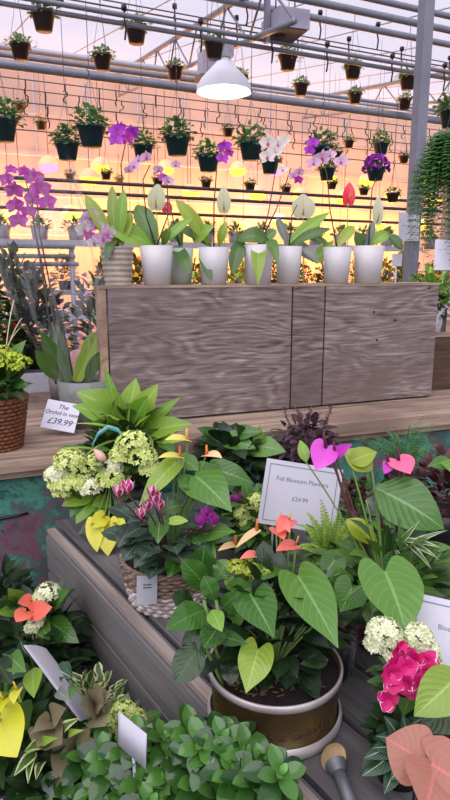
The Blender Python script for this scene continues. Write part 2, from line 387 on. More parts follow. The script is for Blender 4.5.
def frond(mb, pts, wid, n=22, r=.0012, leafw=.3):
    """fern frond along a polyline"""
    pts = [V(p) for p in pts]; mb.tube(pts, r, r * .4, 4)
    seglen = [(pts[i + 1] - pts[i]).length for i in range(len(pts) - 1)]; T = sum(seglen)
    for k in range(n):
        s = (k + 1) / (n + 1) * T; i = 0
        while s > seglen[i] and i < len(seglen) - 1: s -= seglen[i]; i += 1
        d = (pts[i + 1] - pts[i]).normalized(); p = pts[i] + d * s; t = (k + 1) / (n + 1)
        up = V((0, -.5, 1)); sd = d.cross(up).normalized(); w = wid * (1 - t) ** .6 * min(1, t * 5 + .4)
        for sg in (-1, 1): leaf(mb, p, p + (sd * sg + d * .35).normalized() * w, w * leafw + .002, 'lance', up=up, bow=.08, seg=2, nc=3)
def curve(a, b, bow, n=8, up=Z):
    a = V(a); b = V(b); return [a.lerp(b, i / n) + V(up) * (4 * bow * (i / n) * (1 - i / n)) for i in range(n + 1)]
def orchid_flower(t, p, s, face, m='petal_magenta', lipm='petal_lip'):
    face = V(face).normalized(); a = face.cross(Z).normalized(); b = a.cross(face)
    mb = MB()
    for ang, L, w, sh in ((90, 1, .62, 'ovate'), (215, 1, .6, 'ovate'), (325, 1, .6, 'ovate'), (12, 1.05, 1.1, 'round'), (168, 1.05, 1.1, 'round')):
        r = math.radians(ang + random.uniform(-6, 6)); d = a * math.cos(r) + b * math.sin(r) + face * .15
        leaf(mb, V(p) + d * s * .05, V(p) + d * s * L, s * w, sh, up=face, bow=.06, seg=5, nc=5)
    f = mb.build('flower', m, t)
    l = MB(); leaf(l, V(p) + face * s * .1, V(p) + face * s * .35 - b * s * .4, s * .4, 'obov', up=face, bow=.2, seg=4, nc=3)
    l.tube([V(p), V(p) + face * s * .2], s * .1, s * .06, 6); l.build('lip', lipm, f)
def spathe(t, a, b, w, m, sm='spadix_yellow', shp='cord', up=None, stem=None, bow=.08, smat='stem_green', sl=.6, sdir=None, sr=.0035, name='flower'):
    mb = MB(); a = V(a); b = V(b); L = (b - a).length
    leaf(mb, a, b, w, shp, up=up, bow=bow, fold=.12, seg=9, nc=9, r=random.random()); f = mb.build(name, m, t)
    uu = V(up or Z); d = (b - a).normalized(); n = (uu - d * uu.dot(d)).normalized(); sd = V(sdir) if sdir else (d * .5 + n)
    s = MB(); p0 = a + d * L * .06 + n * .002; s.tube([p0, p0 + sd.normalized() * L * sl * .5, p0 + sd.normalized() * L * sl + Z * L * .03], sr, sr * .6, 8); s.build('spadix', sm, f)
    if stem is not None:
        q = MB(); q.tube(curve(stem, a, .012, 8, up=V((.3, 0, .2))), .0024, .0018, 6); q.build('stem', smat, t)
def cyclamen_flower(t, p, s, m='petal_rosewhite', stem=None):
    mb = MB(); p = V(p)
    for k in range(5):
        an = k * 1.2566 + random.random() * .3; d = V((math.cos(an) * .55, math.sin(an) * .55, 1)).normalized()
        leaf(mb, p, p + d * s, s * .62, 'obov', up=V((-math.cos(an), -math.sin(an), .2)), bow=-.12, seg=4, nc=5)
    mb.lathe(p - Z * s * .12, [(s * .07, 0), (s * .16, s * .06), (s * .12, s * .18)], 8); mb.build('flower', m, t)
    if stem is not None: q = MB(); q.tube(curve(stem, p - Z * s * .1, .01, 5), .0016, n=5); q.build('stem', 'stem_red', t)
CAMUP = V((0, -.75, .65))
def hl(t, a, b, w, m, sh='heart', up=None, bow=.08, root=None, fold=.14, seg=12, nc=9, name='leaf', r=None, wave=.03, smat='stem_green', curl=.0, sr=.0022):
    """a big leaf given by image positions with depths: a=(px,py,d) stalk end, b tip, w in pixels"""
    A = P(*a); B = P(*b); ww = w * (a[2] + b[2]) / 2 / FPX
    mb = MB(); leaf(mb, A, B, ww, sh, up=up or CAMUP, bow=bow, fold=fold, seg=seg, nc=nc, r=r, wave=wave, curl=curl); o = mb.build(name, m, t)
    if root is not None:
        q = MB(); R = V(root); q.tube(curve(R, A, .015, 7), sr, sr * .7, 6); q.build('petiole', smat, o)
    return o
def copy_tree(o, parent=None):
    c = o.copy(); COL.objects.link(c)
    if parent is not None: c.parent = parent
    for ch in o.children: copy_tree(ch, c)
    return c
def marks(t, c, right, up, w, lines, m='ink', th=.0012, n=None, seed=0):
    """rows of small irregular pen strokes standing for unreadable writing"""
    rn = random.Random(seed); mb = MB(); nn = right.cross(up).normalized()
    for (yy, x0, x1, hh) in lines:
        x = x0
        while x < x1:
            l = rn.uniform(.03, .09) * w
            p = c + right * (x * w) + up * (yy * w) + nn * .0012
            mb.box(p + right * l * .4, right * l * .38, up * hh * w * rn.uniform(.5, 1) * .5, nn * .0003); x += l / w + rn.uniform(.01, .03)
    return mb.build('writing', m, t, smooth=False)
def text(t, s, c, right, up, size, m='ink', name='lettering', shear=0):
    cu = bpy.data.curves.new(name, 'FONT'); cu.body = s; cu.size = size; cu.align_x = 'CENTER'; cu.align_y = 'CENTER'; cu.extrude = .0003; cu.shear = shear
    o = bpy.data.objects.new(name, cu); COL.objects.link(o); dg = bpy.context.evaluated_depsgraph_get(); me = bpy.data.meshes.new_from_object(o.evaluated_get(dg))
    bpy.data.objects.remove(o); right = right.normalized(); n = right.cross(up).normalized(); up2 = n.cross(right)
    M = Matrix((right, up2, n)).transposed().to_4x4(); M.translation = V(c) + n * .0018 - OFF[t.name]
    me.transform(M); me.materials.append(MATS[m]); o = bpy.data.objects.new(name, me); COL.objects.link(o); o.parent = t; OFF[o.name] = OFF[t.name]; return o
def slab(mb, c, right, up, w, h, th=.0015, bend=0, n=8):
    """thin card, optionally bent about its vertical axis"""
    nn = right.cross(up).normalized(); vs = []; fs = []
    for k in (0, 1):
        for i in range(n + 1):
            x = (i / n - .5) * w; off = nn * (-bend * ((2 * i / n - 1) ** 2) + (th if k else 0))
            vs += [c + right * x - up * h / 2 + off, c + right * x + up * h / 2 + off]
    q = 2 * (n + 1)
    for i in range(n):
        a = 2 * i; fs.append((a, a + 1, a + 3, a + 2)); fs.append((q + a, q + a + 2, q + a + 3, q + a + 1))
        fs.append((a, a + 2, q + a + 2, q + a)); fs.append((a + 1, q + a + 1, q + a + 3, a + 3))
    fs += [(0, q, q + 1, 1), (2 * n, 2 * n + 1, q + 2 * n + 1, q + 2 * n)]; mb.add(vs, fs, r=.5)
ORD = 'first second third fourth fifth sixth seventh eighth ninth tenth eleventh twelfth thirteenth fourteenth fifteenth sixteenth seventeenth eighteenth nineteenth twentieth'.split()
def proj(p):
    r = V(p) - EYE; d = r.y * math.cos(PITCH) - r.z * math.sin(PITCH); y = r.y * math.sin(PITCH) + r.z * math.cos(PITCH)
    return 225 + FPX * r.x / d, 400 - FPX * y / d
def seen(p, m=12): x, y = proj(p); return -m < x < 450 + m and y > -m
random.seed(7)

# ================================================================= SETTING
RZ = lambda v: 5.6 - .175 * (14 - v)          # roof height over distance v
W_ = lambda u, v, z: UR * u + NR * v + Z * z
def quad(name, pts, m): mb = MB(); mb.add(pts, [(0, 1, 2, 3)], r=.2); return struct(mb.build(name, m, smooth=False))
mb = MB(); mb.box(W_(0, 5, -.05), UR * 14, NR * 9.6, Z * .05); struct(mb.build('floor', 'concrete', smooth=False))
mb = MB(); mb.add([W_(-14, -4, RZ(-4)), W_(14, -4, RZ(-4)), W_(14, 14, RZ(14)), W_(-14, 14, RZ(14))], [(0, 1, 2, 3)], r=.2); struct(mb.build('ceiling', 'poly_roof', smooth=False))
quad('wall_back', [W_(-14, 14, 0), W_(14, 14, 0), W_(14, 14, 5.6), W_(-14, 14, 5.6)], 'poly_back')
quad('wall_left', [W_(-14, -4, 0), W_(-14, 14, 0), W_(-14, 14, 5.6), W_(-14, -4, RZ(-4))], 'poly_roof')
quad('wall_right', [W_(14, -4, 0), W_(14, 14, 0), W_(14, 14, 5.6), W_(14, -4, RZ(-4))], 'poly_roof')
quad('wall_front', [W_(-14, -4, 0), W_(14, -4, 0), W_(14, -4, RZ(-4)), W_(-14, -4, RZ(-4))], 'poly_roof')
# glazing bars under the roof sheets and ribs of the back wall
k = 0
for i in range(-12, 13):
    k += 1; mb = MB(); u = i * 1.15 + .3; a = W_(u, 2, RZ(2) - .02); b = W_(u, 14, RZ(14) - .02)
    mb.tube([a, b], .010, n=4); struct(mb.build('trim_%d' % k, 'alu'))
for i in range(-12, 13):
    k += 1; mb = MB(); u = i * 1.1; mb.tube([W_(u, 13.96, 0), W_(u, 13.96, 5.6)], .018, n=4); struct(mb.build('trim_%d' % k, 'alu'))
for z in (2.2, 3.0, 3.8, 4.6):
    k += 1; mb = MB(); mb.tube([W_(-14, 13.9, z), W_(14, 13.9, z)], .02, n=6); struct(mb.build('trim_%d' % k, 'alu'))
# trusses: two chords with zigzag web, running away from the camera
for (u0, ue) in ((3.1, 3.75), (7.3, 8.3), (-1.3, -1.0)):
    k += 1; mb = MB(); top = []; bot = []
    for i in range(17):
        v = 5 + i * .55; u = u0 + (ue - u0) * (v - 6.5) / 6; top.append(W_(u, v, RZ(v) - .06)); bot.append(W_(u + .05, v, RZ(v) - .46))
    mb.tube(top, .035, n=6); mb.tube(bot, .028, n=6)
    for i in range(16): mb.tube([top[i], bot[i + 1]] if i % 2 else [bot[i], top[i + 1]], .012, n=5)
    struct(mb.build('trim_%d' % k, 'galv'))
# horizontal pipes carrying the baskets (v, z, radius, u range)
def row_vz(x, y, v):           # height of a pipe over distance v that crosses pixel (x,y)
    r = P(x, y, 1) - EYE; return 1.5 + r.z / r.dot(NR) * v
for (x, y, v, r, u0, u1, m) in ((225, 93, 8.6, .060, -9, 12, 'galv'), (110, 69, 9.0, .04, -9, 4.6, 'galv'), (110, 62, 9.3, .045, -9, 4.7, 'alu'),
     (225, 33, 5.9, .022, -9, 12, 'galv'), (225, 41, 5.95, .022, -9, 12, 'galv'), (330, 5, 5.4, .034, -9, 12, 'galv'), (330, 21, 6.2, .036, -9, 12, 'galv'), (390, 3, 5.0, .028, -9, 12, 'galv'),
     (330, 46, 6.4, .008, -9, 12, 'wire'), (225, 22, 6.6, .007, -9, 12, 'wire'), (330, 58, 7.0, .012, -9, 12, 'wire'),
     (100, 68, 9.5, .03, 2, 12, 'alu'), (360, 100, 9.5, .03, -9, 12, 'galv'),
     (225, 104, 9.8, .008, -12, 14, 'wire'), (225, 113, 10.2, .008, -12, 14, 'wire'), (225, 124, 10.6, .01, -12, 14, 'wire'), (225, 136, 11, .01, -12, 14, 'wire'), (225, 148, 11.5, .012, -12, 14, 'wire'),
     (225, 190, 8.4, .024, -12, 14, 'black_pipe'), (225, 200, 8.3, .024, -12, 14, 'black_pipe'), (225, 216, 8.0, .02, -12, 14, 'black_pipe')):
    k += 1; z = row_vz(x, y, v); mb = MB(); mb.tube([W_(u0 + (u1 - u0) * i / 8, v, z) for i in range(9)], r, n=10)
    struct(mb.build('trim_%d' % k, m))
for (y, v) in ((246, 4.6), (256, 4.6), (264, 4.5)):
    k += 1; z = row_vz(15, y, v); mb = MB(); mb.tube([W_(-1.5, v, z), W_(.95, v, z)], .016, n=8); struct(mb.build('trim_%d' % k, 'galv'))
for u in (-1.4, .93):
    k += 1; mb = MB(); mb.tube([W_(u, 4.62, 0), W_(u, 4.62, row_vz(15, 244, 4.6))], .02, n=8); struct(mb.build('trim_%d' % k, 'galv'))
# posts
def post(px, py, d, w, dep, top):
    global k
    k += 1; b = P(px, py, d); mb = MB(); mb.box((b.x, b.y, top / 2), U * w / 2, N * dep / 2, Z * top / 2); struct(mb.build('trim_%d' % k, 'galv', smooth=False)); return V((b.x, b.y, 0))
PST = post(410, 275, 3.3, .056, .056, 3.4)
post(449, 200, 8.5, .12, .12, 4.4)

# ================================================================= SHELF, CRATE, PANEL
SH_ = lambda u, v, z: U * u + N * v + Z * z
BOXF = 1.99; SHF = 1.735; SZ = .99
t = thing('display_shelf', SH_(.3, 2.1, 0), 'weathered wooden plank shelf under the long grey crate', 'shelf')
v0 = SHF
for wd in (.10, .125, .125, .125, .125, .125):
    mb = MB(); mb.box(SH_(.4, v0 + wd / 2, SZ - .022), U * 2.2, N * (wd / 2 - .002), Z * .022, r=random.random()); mb.build('plank', 'shelf_wood', t, smooth=False); v0 += wd
mb = MB(); mb.box(SH_(.4, SHF + .034, SZ - .056), U * 2.2, N * .012, Z * .012, r=.4); mb.build('edge_strip', 'shelf_wood', t, smooth=False)
for u in (-1.6, .4, 2.4):
    for v in (1.95, 2.4):
        mb = MB(); mb.box(SH_(u, v, .472), U * .035, N * .035, Z * .472); mb.build('leg', 'dark_wood', t, smooth=False)
t = thing('painted_board', SH_(.3, 1.78, 0), 'upright board with peeling green and purple paint under the plank shelf', 'board')
mb = MB(); mb.box(SH_(.3, 1.80, .455), U * 2.1, N * .012, Z * .455); mb.build('panel', 'peeling_paint', t, smooth=False)
a = Pz(0, 519, 1); r = P(0, 519, 1) - EYE; pt = EYE + r * (1.787 / r.dot(N)); r2 = P(28, 513, 1) - EYE; pt2 = EYE + r2 * (1.785 / r2.dot(N))
mb = MB(); mb.tube(curve(pt - U * .1, pt2, -.004, 6), .007, .003, 8); mb.build('handle', 'pot_black', t)
# long crate
t = thing('wooden_crate', SH_(1.0, 2.15, SZ), 'long weathered grey plywood crate standing on the plank shelf', 'crate')
ZT = 1.447; u0, u1, ua, ub = .332, 1.665, 1.022, 1.155
def panel(a, b, m='crate_ply', r=.3, name='panel'):
    mb = MB(); mb.box(SH_((a + b) / 2, BOXF + .006, (SZ + .004 + ZT - .008) / 2 + .002), U * ((b - a) / 2 - .0035), N * .006, Z * ((ZT - SZ) / 2 - .008), r=r); return mb.build(name, m, t, smooth=False)
panel(u0 + .028, ua, r=.15); panel(ua, ub, r=.55); panel(ub, u1, r=0)
mb = MB(); mb.box(SH_(u0 + .013, BOXF + .025, (SZ + ZT) / 2 - .003), U * .013, N * .023, Z * ((ZT - SZ) / 2 - .006), r=.1); mb.build('end_board', 'crate_edge', t, smooth=False)
mb = MB(); mb.box(SH_(u1 - .012, BOXF + .106, (SZ + ZT) / 2 - .003), U * .012, N * .09, Z * ((ZT - SZ) / 2 - .006), r=.5); mb.build('end_board', 'crate_ply', t, smooth=False)
mb = MB(); mb.box(SH_((u0 + u1) / 2, BOXF + .025, ZT - .004), U * (u1 - u0) / 2, N * .027, Z * .004, r=.25); mb.build('front_lip', 'shelf_wood', t, smooth=False)
mb = MB(); mb.box(SH_((u0 + .06 + u1) / 2, BOXF + .128, ZT - .004), U * (u1 - u0 - .06) / 2, N * .075, Z * .004, r=.2); mb.build('top_board', 'shelf_wood', t, smooth=False)
mb = MB(); mb.box(SH_((u0 + .06 + u1) / 2, BOXF + .204, (SZ + ZT) / 2), U * (u1 - u0 - .06) / 2, N * .006, Z * ((ZT - SZ) / 2 - .008), r=.5); mb.build('back_board', 'crate_ply', t, smooth=False)
for px, py, d in ((395, 320, 2.4), (374, 312, 2.35), (377, 340, 2.36), (429, 288, 2.47)):
    r = P(px, py, 1) - EYE; p = EYE + r * ((BOXF - .001) / r.dot(N)); mb = MB(); mb.lathe(p, [(0, .002), (.004, .001), (.0045, -.001)], 8, ax=-N); mb.build('nail', 'hook_black', t)

# ================================================================= SLATTED BENCH
BZ = .82
t = thing('slatted_bench', B0 + BA * -.9 + BB * .5, 'dark grey slatted wooden bench with a pale worn rim in the foreground', 'bench')
BP = lambda a, b, z: B0 + BA * a + BB * b + Z * z
def a_end(b, lim=1.72):      # where a board at offset b meets the painted board
    return (lim - (B0 + BB * b).dot(N)) / BA.dot(N)
edges = [.020, .033, .148, .160, .260, .272, .374, .388, .488, .502, .604, .618, .72, .734, .84, .854, .96]
for i in range(1, len(edges) - 1, 2):
    b0, b1 = edges[i], edges[i + 1]; e = a_end(b1, 1.70); s_ = -1.75
    mb = MB(); mb.box(BP((e + s_) / 2, (b0 + b1) / 2, .800), BA * (e - s_) / 2, BB * (b1 - b0) / 2, Z * .011, r=random.random()); mb.build('slat', 'bench_grey', t, smooth=False)
mb = MB(); mb.box(BP(-.86, .0005, .8155), BA * .87, BB * .010, Z * .0055, r=.2); mb.build('rim', 'bench_rim', t, smooth=False)
mb = MB(); mb.box(BP(-.86, .0165, .797), BA * .87, BB * .004, Z * .017, r=.3); mb.build('rim_liner', 'bench_grey', t, smooth=False)
z1 = .8095
for i in range(4):
    h = .105; mb = MB(); mb.box(BP(-.86, -.006, z1 - h / 2), BA * .868, BB * .009, Z * (h / 2 - .005), r=random.random() * .6); mb.build('side_board', 'bench_side', t, smooth=False); z1 -= h
for a in (-.06, -1.65):
    for b in (.05, .85 if a < -1 else .20):
        mb = MB(); mb.box(BP(a, b, .394), BA * .03, BB * .03, Z * .394); mb.build('leg', 'bench_side', t, smooth=False)
for a in (-.5, -1.2):
    mb = MB(); mb.box(BP(a, .47, .765), BA * .02, BB * .46, Z * .02); mb.build('crossbar', 'bench_side', t, smooth=False)
# low step on the left
LZ = .50
t = thing('low_platform', BP(-.9, -.4, 0), 'low dark grey plank platform at the lower left corner', 'platform')
for i in range(6):
    b1 = -.03 - i * .115; mb = MB(); mb.box(BP(-.85, b1 - .054, LZ - .012), BA * .80, BB * .052, Z * .012, r=random.random()); mb.build('plank', 'bench_grey', t, smooth=False)
for a in (-.2, -1.5):
    for b in (-.1, -.62): mb = MB(); mb.box(BP(a, b, (LZ - .024) / 2), BA * .03, BB * .03, Z * (LZ - .024) / 2); mb.build('leg', 'bench_side', t, smooth=False)

# ================================================================= HANGING BASKETS
def basket_proto(name, label, cat, group, r, h, mp, ml, kind, wire=.45, nleaf=70, fl=None, square=False):
    t = thing(name, (0, 0, 0), label, cat, group)
    mb = MB(); mb.lathe((0, 0, 0), [(0, 0), (r * .70, 0), (r * .96, h * .84), (r * 1.06, h * .84), (r * 1.08, h), (r, h), (r * .96, h * .85), (0, h * .85)], 20 if not square else 20); mb.build('pot', mp, t)
    mb = MB(); top = h
    if kind == 'bushy': bush(mb, (0, 0, top * .85), r * (1.45 if nleaf > 100 else 1.4), r * (1.5 if nleaf > 100 else .95), int(nleaf * 1.7), r * .44, r * .42, 'ovate', lo=-.05, droop=.25)
    elif kind == 'spiky': bush(mb, (0, 0, top * .9), r * .8, r * .8, nleaf, r * .75, r * .24, 'lance', droop=-.2)
    elif kind == 'trail':
        bush(mb, (0, 0, top * .8), r * 1.3, r * 1.0, int(nleaf * 2), r * .45, r * .34, 'ovate', droop=.3)
        for _ in range(9):
            a = random.random() * 6.28; d = V((math.cos(a), math.sin(a), 0)); p = [V((0, 0, top)) + d * r * .7, V((0, 0, top * 1.05)) + d * r * 1.25, V((0, 0, top * random.uniform(.3, .95))) + d * r * 1.5]
            mb.tube(p, .002, n=4)
            for q in p[1:]: leaf(mb, q, q + (d + V((0, 0, -.4))) * r * .3, r * .22, 'ovate', seg=3, nc=3)
    mb.build('foliage', ml, t)
    if fl:
        mb = MB()
        for _ in range(fl[1]):
            d = rdir(fl[2] if len(fl) > 2 else -.1, 1); p = V((d.x * r * 1.3, d.y * r * 1.3, top * .8 + d.z * r * 1.45))
            for q in range(5):
                o = (d + rdir(-1, 1) * .8).normalized(); leaf(mb, p, p + o * r * .32, r * .30, 'round', up=d, seg=2, nc=3)
        mb.build('blossoms', fl[0], t)
    mb = MB()
    for q in range(3):
        a = q * 2.094 + .5; mb.tube([V((math.cos(a) * r, math.sin(a) * r, h)), V((0, 0, h + wire))], max(.0022, .0022), n=4)
    mb.tube([V((0, 0, h + wire)), V((0, 0, h + wire + .03)), V((.018, 0, h + wire + .055)), V((0, 0, h + wire + .08)), V((-.015, 0, h + wire + .06))], .006, n=5)
    mb.build('hanger', 'wire', t)
    return t
def hang_rope(t, z0, z1): pass
random.seed(11)
PROT = {
 'bp': lambda l, g: basket_proto('hanging_basket', l, 'hanging plant', g, .10, .15, 'pot_brown', 'leaf_basket_pale', 'bushy', .5, 60),
 'bg': lambda l, g: basket_proto('hanging_basket', l, 'hanging plant', g, .10, .15, 'pot_brown', 'leaf_mid', 'bushy', .5, 60),
 'bs': lambda l, g: basket_proto('hanging_basket', l, 'hanging plant', g, .10, .15, 'pot_brown', 'leaf_bright', 'trail', .5, 50),
 'gd': lambda l, g: basket_proto('hanging_basket', l, 'hanging plant', g, .12, .17, 'pot_green', 'leaf_basket', 'bushy', .4, 110),
 'gp': lambda l, g: basket_proto('hanging_basket', l, 'hanging plant', g, .12, .17, 'pot_green', 'leaf_mid', 'bushy', .4, 40, ('petal_violet', 120, -.1)),
 'sm': lambda l, g: basket_proto('hanging_basket', l, 'hanging plant', g, .09, .12, 'pot_brown', 'leaf_basket', 'bushy', .35, 50),
 'so': lambda l, g: basket_proto('hanging_basket', l, 'hanging plant', g, .09, .12, 'pot_brown', 'leaf_basket', 'bushy', .35, 40, ('petal_fl_yellow', 10, .2))}
WPX = {'bp': .216, 'bg': .216, 'bs': .216, 'gd': .26, 'gp': .26, 'sm': .194, 'so': .194}
base = {}
# kind, pixel x, pixel y of the pot rim, pot width in pixels, label
HB = [
 # front high row, brown pots
 ('bp', 43, 12, 25, 'small brown hanging pot with pale leaves in the top left corner', 'r1'),
 ('bp', 136, 26, 23, 'small brown hanging pot with straggly pale shoots, near the top edge left of centre', 'r1'),
 ('bs', 214, 42, 22, 'small brown hanging pot with bright green leaves right above the white dome lamp', 'r1'),
 ('bs', 288, 55, 20, 'brown hanging pot with spiky bright green leaves below the grey heater box', 'r1'),
 ('bs', 353, 65, 18.5, 'brown hanging pot with spiky green leaves, midway between heater box and grey post', 'r1'),
 ('bs', 408, 76, 18, 'brown hanging pot with lime green leaves partly behind the grey post', 'r1'),
 # second high row
 ('bp', 20, 44, 21, 'small brown hanging pot with pale leaves in front of the grey beam at far left', 'r2'),
 ('bp', 102, 55, 20, 'small brown hanging pot with very few pale leaves, on long thin wires', 'r2'),
 ('bp', 175, 67, 17.5, 'small brown hanging pot with pale leaves just left of the white dome lamp', 'r2'),
 ('bp', 240, 76, 17, 'small brown hanging pot with pale leaves just right of the white dome lamp', 'r2'),
 ('bp', 301, 84, 15.5, 'small brown hanging pot touching the thick pipe, right of and below the heater box', 'r2'),
 ('bp', 355, 93, 14.5, 'small brown hanging pot with grey green leaves, just above the thick pipe', 'r2'),
 ('bp', 405, 99, 13.5, 'small brown hanging pot with grey green leaves directly left of the grey post', 'r2'),
 ('bp', 446, 103, 13, 'small brown hanging pot cut by the right edge above the fern', 'r2'),
 # lower row of large green pots
 ('gd', 2, 119, 32, 'large dark green hanging pot cut off by the left edge of the picture', 'r3'),
 ('gd', 91, 126, 30, 'large dark green hanging pot with the fullest bushy foliage, right of the left edge', 'r3'),
 ('gd', 67, 142, 26, 'dark green hanging pot with low sparse foliage beside a much fuller pot', 'r3'),
 ('gd', 177, 136, 28, 'large dark green hanging pot with bushy leaves below the dome lamp, left of centre', 'r3'),
 ('gd', 208, 155, 24, 'dark green hanging pot just left of the small magenta orchid flowers', 'r3'),
 ('gd', 251, 142, 26, 'dark green hanging pot directly behind the white orchid flowers', 'r3'),
 ('gd', 270, 160, 20, 'dark green hanging pot low behind the white orchid stem', 'r3'),
 ('gd', 322, 146, 24, 'dark green hanging pot with a bushy top behind purple flowers, right of centre', 'r3'),
 ('gd', 327, 168, 18, 'dark green hanging pot below the lavender orchid flowers', 'r3'),
 ('gp', 376, 167, 20, 'dark green hanging pot crowned with a dome of bright purple flowers', 'r3'),
 ('gd', 381, 143, 17, 'hanging pot with broad green leaves above the purple flowering basket', 'r3'),
 ('gd', 143, 145, 22, 'dark hanging pot behind the left purple orchid flowers', 'r3'),
 ('gd', 452, 110, 26, 'green hanging basket at the right edge above the fern', 'r3'),
 # small far pots
 ('sm', 20, 104, 12, 'tiny brown hanging pot with a tuft of leaves, far back at upper left', 'r4'),
 ('so', 41, 122, 12, 'tiny brown hanging pot with yellowish flowers, far back at upper left', 'r4'),
 ('sm', 70, 174, 11, 'tiny hanging pot far back, below the sparse green pot', 'r4'),
 ('sm', 106, 172, 12, 'tiny hanging pot far back, below the fullest green pot', 'r4'),
 ('sm', 119, 178, 10, 'tiny hanging pot far back, left of the pale pink orchid flowers', 'r4'),
 ('sm', 228, 129, 12, 'tiny brown hanging pot far back, just below the thick pipe near the centre', 'r4'),
 ('sm', 206, 180, 12, 'tiny hanging pot with drooping leaves far back, above the black rails at centre', 'r4'),
 ('sm', 250, 183, 12, 'tiny hanging pot with trailing leaves far back, left of the white orchid stem', 'r4'),
 ('sm', 286, 187, 11, 'tiny hanging pot far back, right of the white orchid stem', 'r4'),
 ('sm', 332, 182, 11, 'tiny hanging pot far back, left of the red flower', 'r4'),
 ('so', 349, 141, 11, 'tiny brown hanging pot far back, between two bushy green pots at right', 'r4'),
 ('sm', 364, 188, 11, 'tiny hanging pot far back, right of the red flower', 'r4'),
 ('sm', 404, 156, 11, 'tiny hanging pot far back beside the left side of the grey post', 'r4'),
 ('sm', 393, 193, 14, 'leafy hanging pot far back beside the grey post, above the paper notice', 'r4'),
 ('sm', 337, 152, 11, 'tiny hanging pot far back, between the two bushy pots right of centre', 'r4'),
 ('sm', 158, 178, 12, 'tiny dark hanging pot far back behind the pale pink orchid flowers', 'r4'),
]
GRP = {'r1': 'high row of hanging pots', 'r2': 'second row of hanging pots', 'r3': 'large green hanging pots', 'r4': 'small hanging pots far back'}
for i, (kd, px, py, w, lab, rw) in enumerate(HB):
    if kd not in base: o = base[kd] = PROT[kd](lab, GRP[rw])
    else: o = copy_tree(base[kd]); o['label'] = lab; o['group'] = GRP[rw]
    d = FPX * WPX[kd] / w; hh = {'bp': .15, 'bg': .15, 'bs': .15, 'gd': .17, 'gp': .17, 'sm': .12, 'so': .12}[kd]
    p = P(px, py, d) - Z * hh; o.location = p; o.rotation_euler = (0, 0, random.random() * 6.28)
    # drop line up to the pipes
    k += 1; vv = (p - EYE).dot(NR); top = RZ(vv) - .05; z0 = p.z + hh + (.35 if kd[0] == 's' else .4 if kd[0] == 'g' else .5) + .075
    if top > z0 + .02:
        mb = MB(); q = V((p.x, p.y, 0)); mb.tube([q + Z * z0, q + Z * top], .003, n=4); struct(mb.build('trim_%d' % k, 'wire'))
# small S hooks along the thin cables
random.seed(5)
hk = None
for ci, (x, y, v) in enumerate(((225, 104, 9.8), (225, 113, 10.2), (225, 124, 10.6))):
    z = row_vz(x, y, v); cnt = 0
    for i in range(20):
        u = -.6 + i * .5 + random.uniform(-.15, .15) + v * .15
        if not seen(W_(u, v, z), 0): continue
        if hk is None:
            mb = MB(); mb.tube([V((0, 0, .0)), V((0, 0, -.12)), V((.03, 0, -.16)), V((.02, 0, -.22)), V((-.03, 0, -.26)), V((-.03, 0, -.33)), V((.015, 0, -.35))], .010, n=5)
            hk = o = mb.build('wire_hook', 'hook_black'); 
        else: o = hk.copy(); COL.objects.link(o)
        o.location = W_(u, v, z); o.rotation_euler = (0, 0, random.random() * 3); o.scale = (1, 1, random.uniform(.5, 1.0))
        tag(o, 'black wire hook, %s from left on the %s thin cable below the thick pipe' % (ORD[cnt], ('topmost', 'second', 'third')[ci]), 'hook', 'empty hooks on the cables'); cnt += 1
# black clips along the upper pipes
clip = None
for ci, (x, y, v) in enumerate(((225, 33, 5.9), (330, 21, 6.2), (225, 22, 6.6))):
    z = row_vz(x, y, v); cnt = 0
    for i in range(9):
        u = .2 + i * .75 + random.uniform(-.1, .1)
        if not seen(W_(u, v, z), 0): continue
        if clip is None:
            mb = MB(); mb.tube([V((0, 0, .09)), V((0, 0, -.05)), V((.012, 0, -.10)), V((0, 0, -.2))], .009, n=5); mb.box((0, 0, .06), V((.022, 0, 0)), V((0, .022, 0)), V((0, 0, .02)))
            clip = o = mb.build('pipe_clip', 'hook_black')
        else: o = clip.copy(); COL.objects.link(o)
        o.location = W_(u, v, z); tag(o, 'black clip, %s from left on the %s' % (ORD[cnt], ('double pipe crossing below the heater box', 'thick pipe passing right of the heater box', 'thin wire just above the double pipe')[ci]), 'clip', 'black clips on the upper pipes'); cnt += 1

# ================================================================= LAMPS, HEATER
def pt(name, loc, e, c, r=.15, par=None):
    l = bpy.data.lights.new(name, 'POINT'); l.energy = e; l.color = c; l.shadow_soft_size = r; o = bpy.data.objects.new(name, l); COL.objects.link(o); o.location = loc
    if par: o.parent = par
    return o
p = P(224, 92, 6.6); t = thing('dome_lamp', p, 'large white dome lamp glowing under the roof left of centre', 'lamp')
mb = MB(); mb.lathe(p, [(.30, 0), (.29, .05), (.24, .13), (.15, .22), (.075, .30), (.07, .33), (.06, .33), (.065, .30), (.14, .215), (.23, .125), (.28, .045), (.29, 0)], 32); mb.build('shade', 'lamp_shell', t)
mb = MB(); mb.lathe(p, [(0, .12), (.05, .11), (.08, .06), (.06, .02), (0, .0)], 16); mb.build('bulb', 'glow_white', t)
mb = MB(); mb.box(p + Z * .40, U * .08, N * .08, Z * .07); mb.build('socket_box', 'heater_grey', t, smooth=False)
mb = MB(); mb.tube([p + Z * .46, V((p.x, p.y, RZ((p - EYE).dot(NR)) - .04))], .008, n=6); mb.build('rod', 'wire', t)
pt('lamp_light', V((0, 0, -.03)), 12, (1, .95, .88), .1, t)
p = P(208, 72, 7.3); t = thing('ballast_box', p, 'pale grey ballast box beside the white dome lamp', 'ballast')
mb = MB(); mb.box(p + Z * .08, UR * .10, NR * .08, Z * .13); mb.build('case', 'heater_grey', t, smooth=False)
